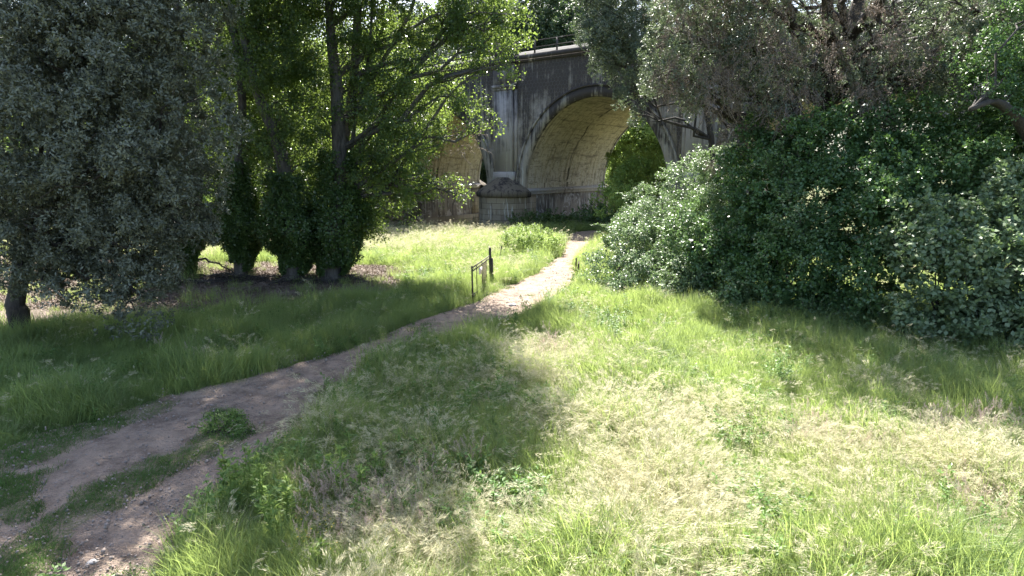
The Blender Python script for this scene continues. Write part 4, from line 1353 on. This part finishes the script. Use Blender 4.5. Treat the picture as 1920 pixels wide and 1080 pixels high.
def weed_tuft(name, r, h=0.5, n=5, flower=None):
    """broad-leaved weed stems"""
    V, Q, T, tips, td = blade_tuft(r, n, h, 0.12, 0.008, 0.25)
    parts = [(V, Q, T, 0)]
    P, D = [], []
    for t_ in tips:
        root_ = np.array([t_[0] * 0.5, t_[1] * 0.5, 0])
        m = 26
        q = 0.15 + 0.85 * r.random(m)[:, None]
        P.append(root_ * (1 - q) + t_ * q)
        D.append(unit(r.normal(size=(m, 3)) * (1, 1, 0.4) + (0, 0, 0.25)))
    P, D = np.concatenate(P), np.concatenate(D)
    V3, Q3 = rhombs(P, D, unit(r.normal(size=P.shape) * 0.4 + (0, 0, 1)), 0.075, 0.03)
    parts.append((V3, Q3, None, 0))
    mats = [MAT['weed_leaf']]
    if flower:
        F_ = np.repeat(tips, 5, 0)
        V4, Q4 = rhombs(F_, unit(r.normal(size=F_.shape) * (1, 1, 0.2)), np.array([[0, 0, 1.0]]).repeat(len(F_), 0), 0.018, 0.013)
        parts.append((V4, Q4, None, 1))
        mats.append(MAT[flower])
    return tuft_obj(name, parts, mats)


def litter_bits(name, r):
    n = 40
    P = np.stack([r.normal(size=n) * 0.16, r.normal(size=n) * 0.16, 0.005 + 0.03 * r.random(n)], -1)
    V, Q = rhombs(P, unit(r.normal(size=(n, 3)) * (1, 1, 0.25)), unit(r.normal(size=(n, 3)) * 0.5 + (0, 0, 1)), 0.075, 0.04)
    return tuft_obj(name, [(V, Q, None, 0)], [MAT['dead_leaf']])


def collection_of(name, objs):
    c = bpy.data.collections.new(name)
    for o in objs:
        c.objects.link(o)
    return c


def scatter(name, x, y, sc, coll, tilt=0.12, seed=1, dz=0.0):
    r = np.random.default_rng(seed)
    n = len(x)
    me = bpy.data.meshes.new(name)
    me.vertices.add(n)
    co = np.stack([x, y, gz(x, y) - 0.02 + dz], -1).astype(np.float32)
    me.vertices.foreach_set("co", co.ravel())
    a = me.attributes.new("rot", 'FLOAT_VECTOR', 'POINT')
    rot = np.stack([r.normal(size=n) * tilt, r.normal(size=n) * tilt, r.random(n) * 6.283], -1).astype(np.float32)
    a.data.foreach_set("vector", rot.ravel())
    a = me.attributes.new("scl", 'FLOAT', 'POINT')
    a.data.foreach_set("value", np.asarray(sc, np.float32))
    a = me.attributes.new("idx", 'INT', 'POINT')
    a.data.foreach_set("value", r.integers(0, len(coll.objects), n).astype(np.int32))
    o = bpy.data.objects.new(name, me)
    C0.objects.link(o)
    ng = bpy.data.node_groups.new(name, 'GeometryNodeTree')
    ng.interface.new_socket("Geometry", in_out='INPUT', socket_type='NodeSocketGeometry')
    ng.interface.new_socket("Geometry", in_out='OUTPUT', socket_type='NodeSocketGeometry')
    gi, go = ng.nodes.new("NodeGroupInput"), ng.nodes.new("NodeGroupOutput")
    ci = ng.nodes.new("GeometryNodeCollectionInfo")
    ci.inputs["Collection"].default_value = coll
    ci.inputs["Separate Children"].default_value = True
    ci.inputs["Reset Children"].default_value = True
    iop = ng.nodes.new("GeometryNodeInstanceOnPoints")
    iop.inputs["Pick Instance"].default_value = True

    def na(nm, dt):
        nd = ng.nodes.new("GeometryNodeInputNamedAttribute")
        nd.data_type = dt
        nd.inputs["Name"].default_value = nm
        return nd.outputs["Attribute"]
    ng.links.new(gi.outputs[0], iop.inputs["Points"])
    ng.links.new(ci.outputs[0], iop.inputs["Instance"])
    ng.links.new(na("idx", 'INT'), iop.inputs["Instance Index"])
    ng.links.new(na("rot", 'FLOAT_VECTOR'), iop.inputs["Rotation"])
    ng.links.new(na("scl", 'FLOAT'), iop.inputs["Scale"])
    ng.links.new(iop.outputs[0], go.inputs[0])
    md = o.modifiers.new("scatter", 'NODES')
    md.node_group = ng
    tag(o, kind="stuff")
    return o


def sample(n, Y0, Y1, pad=1.5, seed=0, power=1.0):
    """random ground points in the wedge of country in front of the camera; power>0 thins them with distance"""
    r = np.random.default_rng(seed)
    y = Y0 + (Y1 - Y0) * r.random(n) ** power
    half = y * 0.90 + pad
    x = (r.random(n) * 2 - 1) * half
    return x, y, r


r = np.random.default_rng(77)
K_green = collection_of("green_kinds", [green_tuft("grass_clump", r, 0.55, 56, 0.26, 0.009, 1.0), green_tuft("grass_clump", r, 0.50, 62, 0.24, 0.0085, 0.4), green_tuft("grass_clump", r, 0.42, 60, 0.27, 0.008, 0.5), green_tuft("grass_clump", r, 0.58, 54, 0.22, 0.008, 0.35)])
K_straw = collection_of("straw_kinds", [straw_tuft("straw_clump", r, 0.62, n=16, lean=1.3, hl=0.2), straw_tuft("straw_clump", r, 0.5, n=20, lean=1.6, hl=0.16, green=22), straw_tuft("straw_clump", r, 0.60), straw_tuft("straw_clump", r, 0.52, lean=0.8), straw_tuft("straw_clump", r, 0.66, lean=0.6, hl=0.18)])
K_short = collection_of("short_kinds", [green_tuft("turf_clump", r, 0.10, 40, 0.13, 0.008, 0.7, 'grass_short'), green_tuft("turf_clump", r, 0.14, 36, 0.15, 0.008, 0.6, 'grass_short')])
K_weed = collection_of("weed_kinds", [weed_tuft("weed_clump", r, 0.45), weed_tuft("weed_clump", r, 0.6, 6), weed_tuft("weed_clump", r, 0.38, 7)])
K_flow = collection_of("flower_kinds", [weed_tuft("flower_clump", r, 0.42, 6, 'yellow'), weed_tuft("flower_clump", r, 0.36, 5, 'yellow')])
K_lit = collection_of("litter_kinds", [litter_bits("leaf_bits", r), litter_bits("leaf_bits", r)])


def allowed(x, y):
    inb = (x - BO[0]) * BT[0] + (y - BO[1]) * BT[1]
    return ~on_path(x, y) & (inb < 1.0)


def strawness(x, y):
    """0 green, 1 dry: broad drifts of dry grass, the right foreground and the far meadow driest"""
    n = fbm2(x, y, 2.2, 31.0, 3) - 0.02 + 0.55 * (fbm2(x, y, 0.8, 37.0, 2) - 0.5)
    b = -0.10 * np.ones_like(x)
    b = b + 0.27 * (1 - sstep(10.5, 13.5, y + 0.12 * x)) * sstep(-3.2, -1.2, x)
    b = b + 0.40 * np.exp(-(((x - 1.6) / 1.6) ** 2 + ((y - 15.8) / 1.8) ** 2))
    b = b + 0.34 * sstep(33, 39, y) * (1 - sstep(-1, 2, x))
    b = b - 0.3 * sstep(-3, -6, x) * (y < 27)
    return sstep(0.52, 0.66, n + b)


# green and dry grass of the meadow
for nm, n, Y0, Y1, pw, s_, coll_g, coll_s in (("near", 42000, 5.2, 30, 1.15, 1.0, K_green, K_straw), ("far", 26000, 30, 62, 1.0, 1.25, K_green, K_straw)):
    x, y, r = sample(n, Y0, Y1, 1.5, 101 if nm == "near" else 102, pw)
    ok = allowed(x, y)
    lit_ = in_litter(x, y)
    ok &= ~(lit_ & (r.random(n) > 0.04))
    x, y = x[ok], y[ok]
    s = strawness(x, y)
    pick = r.random(len(x)) < s * 0.70 + 0.03
    hgt = s_ * (0.40 + 1.35 * fbm2(x, y, 1.1, 41.0, 2)) * (0.65 + 0.8 * r.random(len(x)) ** 1.5)
    edge = on_path(x, y, 0.9) | on_path(x + 0.25, y, 0.2) | on_path(x - 0.25, y, 0.2)
    hgt = np.where(edge, hgt * 0.6, hgt)
    over = on_path(x - 0.35, y + 0.35, 0.2) | on_path(x - 0.1, y + 0.6, 0.2)
    hgt = np.where(over, hgt * 0.55, hgt)
    if nm == "near":
        scatter("green_grass", x[~pick], y[~pick], hgt[~pick], coll_g, 0.14, 3)
        scatter("dry_grass", x[pick], y[pick], hgt[pick], coll_s, 0.14, 4)
    else:
        scatter("far_green_grass", x[~pick], y[~pick], hgt[~pick], coll_g, 0.14, 5)
        scatter("far_dry_grass", x[pick], y[pick], hgt[pick], coll_s, 0.14, 6)
# short turf between ruts and at verges
x, y, r = sample(120000, 5.0, 40, 1.0, 103, 1.9)
p_ = on_path(x, y)
st = in_strip(x, y) & (fbm2(x, y, 0.8, 3.0) > 0.36)
verge = p_ & ~(on_path(x + 0.2, y + 0.1, 0.2) & on_path(x - 0.2, y - 0.1, 0.2)) & (r.random(len(x)) < 0.5)
spots = p_ & (fbm2(x, y, 0.9, 63.0) > 0.67) & (y < 13) & (r.random(len(x)) < 0.8) | p_ & (fbm2(x, y, 1.1, 63.0) > 0.70) & (r.random(len(x)) < 0.5)
ok = p_ & (st | verge | spots)
scatter("short_turf", x[ok], y[ok], 0.7 + 0.8 * r.random(ok.sum()), K_short, 0.1, 7, 0.03)
# weeds
x, y, r = sample(9000, 5.2, 40, 1.0, 104, 1.3)
ok = allowed(x, y) & ~in_litter(x, y) & ((fbm2(x, y, 1.6, 71.0) > 0.52) | ((x > -4.5) & (x < 0) & (y > 8) & (y < 16)))
scatter("weeds", x[ok], y[ok], 0.7 + 0.6 * r.random(ok.sum()), K_weed, 0.1, 8)
x, y, r = sample(5000, 5.2, 16, 1.0, 105, 1.2)
ok = allowed(x, y) & (x < -1.5) & (x > -5.2) & (fbm2(x, y, 1.2, 81.0) > 0.5)
scatter("yellow_wildflowers", x[ok], y[ok], 0.6 + 0.5 * r.random(ok.sum()), K_flow, 0.1, 9)
# tall pinkish plumes, where the photo has them
K_plume = collection_of("plume_kinds", [plume_tuft("plume_clump", r), plume_tuft("plume_clump", r, 0.75, 6)])
r = np.random.default_rng(120)
pp = []
for (px0, px1, py0, py1, m) in ((560, 830, 925, 1075, 90), (1480, 1920, 800, 885, 110), (820, 900, 880, 930, 14), (720, 900, 425, 445, 120), (640, 800, 425, 440, 60), (1000, 1150, 640, 700, 25), (1700, 1920, 930, 1080, 40), (300, 400, 655, 700, 18)):
    for _ in range(m):
        pp.append(foot(px0 + (px1 - px0) * r.random(), py0 + (py1 - py0) * r.random())[:2])
pp = np.array(pp)
scatter("plume_grass", pp[:, 0], pp[:, 1], 0.55 + 0.4 * r.random(len(pp)), K_plume, 0.12, 12)
# dark leafy weeds in the middle of the dry grass
r = np.random.default_rng(121)
pp = np.array([foot(*q)[:2] for q in zip(np.concatenate([975 + 38 * r.normal(size=26), 1120 + 30 * r.normal(size=8), 1690 + 30 * r.normal(size=8)]), np.concatenate([925 + 12 * r.normal(size=26), 850 + 8 * r.normal(size=8), 1000 + 10 * r.normal(size=8)]))])
scatter("leafy_weeds", pp[:, 0], pp[:, 1], 0.7 + 0.4 * r.random(len(pp)), K_weed, 0.12, 13)
# crumbs of earth and small stones on the track
def crumb_obj(name, r):
    mb = MB()
    for _ in range(7):
        c = np.array([r.normal() * 0.14, r.normal() * 0.14, 0.0])
        q = 0.005 + 0.011 * r.random() ** 2
        V = unit(r.normal(size=(8, 3))) * 0.0 + np.array([[a, b_, c_] for a in (-1, 1) for b_ in (-1, 1) for c_ in (-1, 1)]) * q * (0.6 + 0.6 * r.random((8, 3))) + c
        mb.add(V, [[0, 1, 3, 2], [4, 6, 7, 5], [0, 4, 5, 1], [2, 3, 7, 6], [0, 2, 6, 4], [1, 5, 7, 3]])
    o = mb.build(name, MAT['crumb'])
    C0.objects.unlink(o)
    return o
K_cr = collection_of("crumb_kinds", [crumb_obj("crumbs", r) for _ in range(3)])
x, y, r = sample(26000, 5.0, 36, 1.0, 130, 1.5)
ok = on_path(x, y)
scatter("path_gravel", x[ok], y[ok], 0.5 + 1.1 * r.random(ok.sum()) ** 2, K_cr, 0.3, 14, 0.07)
# leaf litter
x, y, r = sample(26000, 22, 34, 2.0, 106)
ok = in_litter(x, y)
scatter("leaf_litter", x[ok], y[ok], 0.7 + 0.7 * r.random(ok.sum()), K_lit, 0.1, 10, 0.03)

# ------------------------------------------------------------------ gate, posts, sticks, stones, thistles


def wp(px, py, Y):
    return at(px, py, Y)


gA = foot(886.5, 568)
gB = foot(919.5, 533)
gate = empty("field_gate", gA, 0, "open iron gate with thin rails and bars standing beside the dirt path", "gate")
YA, YB = gA[1], gB[1]


def gp(px, py):
    """point in the gate's own upright plane through its two posts, relative to the near foot"""
    r0_ = ray(px, py)
    d = gB - gA
    nrm = np.array([d[1], -d[0], 0])
    k = ((gA - np.array([0, 0, CAM_H])) @ nrm) / (r0_ @ nrm)
    return np.array([0, 0, CAM_H]) + r0_ * k - gA


MB().bar(gp(886.5, 568), gp(884.8, 499), 0.06).build("gate_stile", MAT['iron'], gate)
MB().bar(gp(885.5, 502), gp(918, 479.5), 0.035).build("top_rail", MAT['iron'], gate)
MB().bar(gp(885.8, 508.5), gp(918, 484), 0.035).build("second_rail", MAT['iron'], gate)
MB().bar(gp(886.4, 553), gp(917.5, 527), 0.035).build("bottom_rail", MAT['iron'], gate)
MB().bar(gp(886.5, 557), gp(917.5, 530), 0.03).build("lower_rail", MAT['iron'], gate)
for xa, ya, xb, yb in ((893.8, 496.5, 894.6, 555), (903.4, 491, 904.2, 540), (911.5, 486, 912, 531)):
    MB().bar(gp(xa, ya), gp(xb, yb), 0.03).build("gate_bar", MAT['iron'], gate)
MB().bar(gp(905.6, 540), gp(905.8, 553), 0.045).build("drop_bolt", MAT['iron'], gate)
a, b = gp(904.4, 494), gp(911.3, 489.5)
mb = MB()
n_ = 9
for j in range(n_ + 1):
    f = j / n_
    mb.bar(gp(904.4 + 6.9 * f, 494 - 4.6 * f), gp(904.6 + 6.9 * f, 537 - 6 * f), 0.02, 0.012)
for j in range(14):
    f = j / 13
    mb.bar(gp(904.5, 495 + 41 * f), gp(911.4, 490.5 + 40 * f), 0.012, 0.02)
mb.build("wire_panel", MAT['rust'], gate)
p_a, p_b, p_c, p_d = gp(897, 502), gp(902, 499), gp(902, 511), gp(897, 515)
n_v = unit(np.array([(gB - gA)[1], -(gB - gA)[0], 0.0])) * 0.03
MB().add([p_a + n_v, p_b + n_v, p_c + n_v, p_d + n_v, p_a + n_v * 1.6, p_b + n_v * 1.6, p_c + n_v * 1.6, p_d + n_v * 1.6],
         [[0, 1, 2, 3], [7, 6, 5, 4], [0, 4, 5, 1], [1, 5, 6, 2], [2, 6, 7, 3], [3, 7, 4, 0]]).build("notice_plate", MAT['plate'], gate)


def post(name, label, fx, fy, tx, ty, w, cat="post", mat='wood', group=None, capd=True):
    f = foot(fx, fy)
    t = at(tx, ty, f[1])
    root = empty(name, f, 0, label, cat, group)
    mb = MB().tube(np.array([(0, 0, -0.2), (t - f) * 0.5, (t - f)]), [w / 2, w / 2 * 0.97, w / 2 * 0.92], 8, r=np.random.default_rng(3))
    mb.build("shaft", MAT[mat], root)
    if capd:
        MB().tube(np.array([(t - f), (t - f) + (0, 0, 0.03)]), [w * 0.52, w * 0.3], 8).build("post_top", MAT[mat], root)
    return root


PG = "dark gate posts beside the path"
post("gate_post", "tall dark iron post the gate hangs from", 920, 534, 918.6, 465, 0.12, mat='iron', group=PG)
post("gate_post", "shorter dark post right behind the tall gate post", 923.5, 536, 922, 485, 0.12, mat='iron', group=PG)
post("fence_stake", "thin leaning stake in the long grass left of the leafy mound", 936, 490, 940.5, 461.5, 0.07, "stake", capd=False)
post("gate_post", "left and taller of two short dark posts against the pale shrub", 1079.5, 512, 1080.5, 484.5, 0.09, group=PG)
post("gate_post", "right and shorter of two short dark posts against the pale shrub", 1084, 514, 1085, 491.5, 0.11, group=PG)
cp = post("marker_post", "small dark marker post with a crossbar at the far end of the arch", 1137, 398, 1137, 376, 0.16, mat='iron', capd=False)
f_ = foot(1137, 398)
tq = at(1137, 377, f_[1]) - f_
MB().box((-0.28, -0.04, tq[2] - 0.1), (0.28, 0.04, tq[2] + 0.03)).build("crossbar", MAT['iron'], cp)
# faded board in the clearing beyond the arch
sg_ = np.array([*dirpt(1165, 84), 0.0])
sg_[2] = float(gz(sg_[0], sg_[1]))
bd = empty("notice_board", sg_, -0.3, "faded reddish framed board in the sunny clearing beyond the arch", "sign")
for sx in (-0.75, 0.75):
    MB().box((sx - 0.06, -0.05, -0.1), (sx + 0.06, 0.05, 3.1)).build("leg", MAT['pink'], bd)
MB().box((-0.69, -0.03, 1.9), (0.69, 0.03, 3.0)).build("panel", MAT['plate'], bd)
MB().box((-0.69, -0.06, 3.0), (0.69, 0.06, 3.1)).box((-0.69, -0.06, 1.8), (0.69, 0.06, 1.9)).build("frame", MAT['pink'], bd)


def fallen_branch(label, a, b, ra, seed, twigs=6, lift=0.15):
    r = np.random.default_rng(seed)
    A, B = np.array(a, float), np.array(b, float)
    root = empty("fallen_branch", A, 0, label, "branch", "fallen branches under the poplars")
    P = bend((0, 0, 0), B - A, r, 9, lift, 0.08)
    mb = MB().tube(P, np.linspace(ra, ra * 0.3, 9), 7, r=r)
    for _ in range(twigs):
        s = P[r.integers(2, 8)]
        e = s + unit((B - A) / np.linalg.norm(B - A) + r.normal(size=3) * 0.7) * (0.3 + 0.6 * r.random())
        e[2] = abs(e[2]) * 0.5 + 0.03
        mb.tube(bend(s, e, r, 5, 0, 0.1), np.linspace(ra * 0.3, 0.008, 5), 5, cap=False)
    mb.build("wood", MAT['dark_twig'], root)


def gl(px, py, up=0.05):
    f = foot(px, py)
    return f + (0, 0, up)


fallen_branch("long fallen branch leaning out from the poplar by the oak's edge", at(352, 495, 28.6), gl(445, 520), 0.07, 1, 7)
fallen_branch("fallen branch on the dark litter between the left poplars", gl(380, 527), gl(470, 530), 0.05, 2, 8)
fallen_branch("broken bough leaning against the tallest poplar's foot", at(588, 478, 28.2), gl(615, 505, 0.3), 0.05, 3, 3, 0.02)
fallen_branch("thin fallen branch in front of the stout poplar", gl(500, 537), gl(590, 532), 0.04, 4, 9)
fallen_branch("dead branch lying right of the tallest poplar's foot", gl(632, 524), gl(690, 532), 0.05, 5, 7)
fallen_branch("forked branch on the litter just left of the tallest poplar", gl(560, 534), gl(625, 538), 0.035, 6, 8)
# brushwood: nobody could count it
r = np.random.default_rng(8)
mb = MB()
for _ in range(420):
    px_, py_ = 340 + 350 * r.random(), 521 + 14 * r.random() ** 1.5
    f = foot(px_, py_)
    d = unit(np.array([r.normal(), r.normal() * 0.6, 0.0])) * (0.4 + r.random() * 0.9)
    p = f + (0, 0, 0.04 + 0.12 * r.random())
    mb.tube(np.array([p - d / 2, p + (0, 0, 0.04), p + d / 2 + (0, 0, r.random() * 0.12)]), [0.013, 0.011, 0.006], 4, cap=False)
tag(mb.build("brushwood", MAT['dark_twig']), kind="stuff")
# bare twig tangle on the stout poplar's stem
r = np.random.default_rng(18)
mb = MB()
c0 = at(528, 318, 28.0) - b3
for _ in range(150):
    s = c0 + r.normal(size=3) * (0.15, 0.15, 0.8)
    e = s + unit(r.normal(size=3) * (1, 0.8, 0.5) + (0, 0, -0.15)) * (0.5 + 0.8 * r.random())
    mb.tube(bend(s, e, r, 5, 0.1, 0.15), np.linspace(0.014, 0.005, 5), 4, cap=False)
mb.build("bare_twigs", MAT['twig'], p3)
mb = MB()
c0 = at(880, 250, 27.6) - b4
for _ in range(60):
    s = at(845 + 60 * r.random(), 230 + 60 * r.random(), 27.8) - b4
    e = s + unit(r.normal(size=3) + (0.6, 0, -0.1)) * (0.4 + 0.7 * r.random())
    mb.tube(bend(s, e, r, 5, 0.1, 0.15), np.linspace(0.012, 0.004, 5), 4, cap=False)
mb.build("bare_twigs", MAT['twig'], p4)


def rock(label, px, py, s, seed):
    r = np.random.default_rng(seed)
    f = foot(px, py)
    n1_, n2_ = 8, 6
    V = []
    for a in range(n2_ + 1):
        th_ = math.pi * a / n2_
        for b in range(n1_):
            ph = 2 * math.pi * b / n1_
            q = s * (0.75 + 0.5 * r.random()) if 0 < a < n2_ else s * 0.8
            V.append((q * math.sin(th_) * math.cos(ph) * 1.3, q * math.sin(th_) * math.sin(ph), q * math.cos(th_) * 0.6))
    Q_ = [[a * n1_ + b, (a + 1) * n1_ + b, (a + 1) * n1_ + (b + 1) % n1_, a * n1_ + (b + 1) % n1_] for a in range(n2_) for b in range(n1_)]
    o = MB().add(V, Q_).build("stone", MAT['stone'])
    o.location = f + (0, 0, 0.06)
    tag(o, label, "stone", "pale stones on the path")


rock("pale flat stone on the path below the gate", 960, 575, 0.13, 1)
rock("small pale stone on the path right of the flat one", 988, 566, 0.09, 2)
rock("grey stone at the edge of the rut at the bottom of the path", 175, 1062, 0.06, 3)


def thistle(label, px, py, h, seed, stems=3):
    r = np.random.default_rng(seed)
    f = foot(px, py)
    root = empty("thistle", f, 0, label, "thistle", "tall yellow-green thistles in the grass")
    mb = MB()
    P, D = [], []
    h = h * 1.25
    for s in range(stems):
        hh = h * (1 - 0.22 * s * r.random())
        top = np.array([r.normal() * 0.10 * (s > 0), r.normal() * 0.10 * (s > 0), hh])
        b_ = bend((r.normal() * 0.03, r.normal() * 0.03, 0), top, r, 8, 0, 0.05)
        mb.tube(b_, np.linspace(0.010, 0.005, 8), 5)
        m = 46
        q = np.sort(r.random(m))
        i_ = np.clip((q * 7).astype(int), 0, 6)
        fr = (q * 7 - i_)[:, None]
        pp = b_[i_] * (1 - fr) + b_[i_ + 1] * fr
        dd = unit(r.normal(size=(m, 3)) * (1, 1, 0.15) + (0, 0, 0.5))
        P.append(pp)
        D.append(dd)
        P.append(np.repeat(b_[-1:], 7, 0))
        D.append(unit(r.normal(size=(7, 3)) + (0, 0, 1.4)))
    mb.build("stem", MAT['lime_leaf'], root)
    P, D = np.concatenate(P), np.concatenate(D)
    leaves("foliage", P, D, unit(r.normal(size=P.shape) * 0.4 + (0, 0, 1)), 0.12 * (0.6 + 0.6 * r.random(len(P))), 0.034, MAT['lime_leaf'], root, r.random(len(P)), 0.2)


thistle("tallest bright thistle clump by the edge of the lower path", 497, 1000, 0.95, 1, 5)
thistle("bright thistle left of the tallest clump, close to the ruts", 440, 985, 0.75, 2, 4)
thistle("bright thistle leaning right of the tallest clump", 545, 1005, 0.7, 3, 4)
thistle("slender upright thistle in the shaded grass with side shoots", 645, 965, 0.85, 4, 3)
thistle("slender thistle just right of the shaded upright one", 680, 960, 0.55, 5, 2)
thistle("small thistle at the bottom edge near the pinkish grass heads", 608, 1090, 0.45, 6, 2)
thistle("single thistle spike at the bottom edge of the bright grass", 745, 1100, 0.42, 7, 1)
thistle("thistle spike in the dry grass at bottom centre", 1045, 1045, 0.5, 8, 1)
thistle("pair of thistle stems in the dry grass right of centre", 1470, 1060, 0.55, 9, 2)
thistle("bushy thistle behind the tallest clump, by the shaded grass edge", 470, 960, 0.8, 10, 4)
thistle("bright thistle in front of the tallest clump, among yellow flowers", 515, 1040, 0.7, 11, 4)
thistle("thistle at the grass edge nearest the rut, left of the bright clumps", 425, 930, 0.6, 12, 3)
thistle("shaded thistle beside the slender upright one", 720, 930, 0.7, 13, 3)
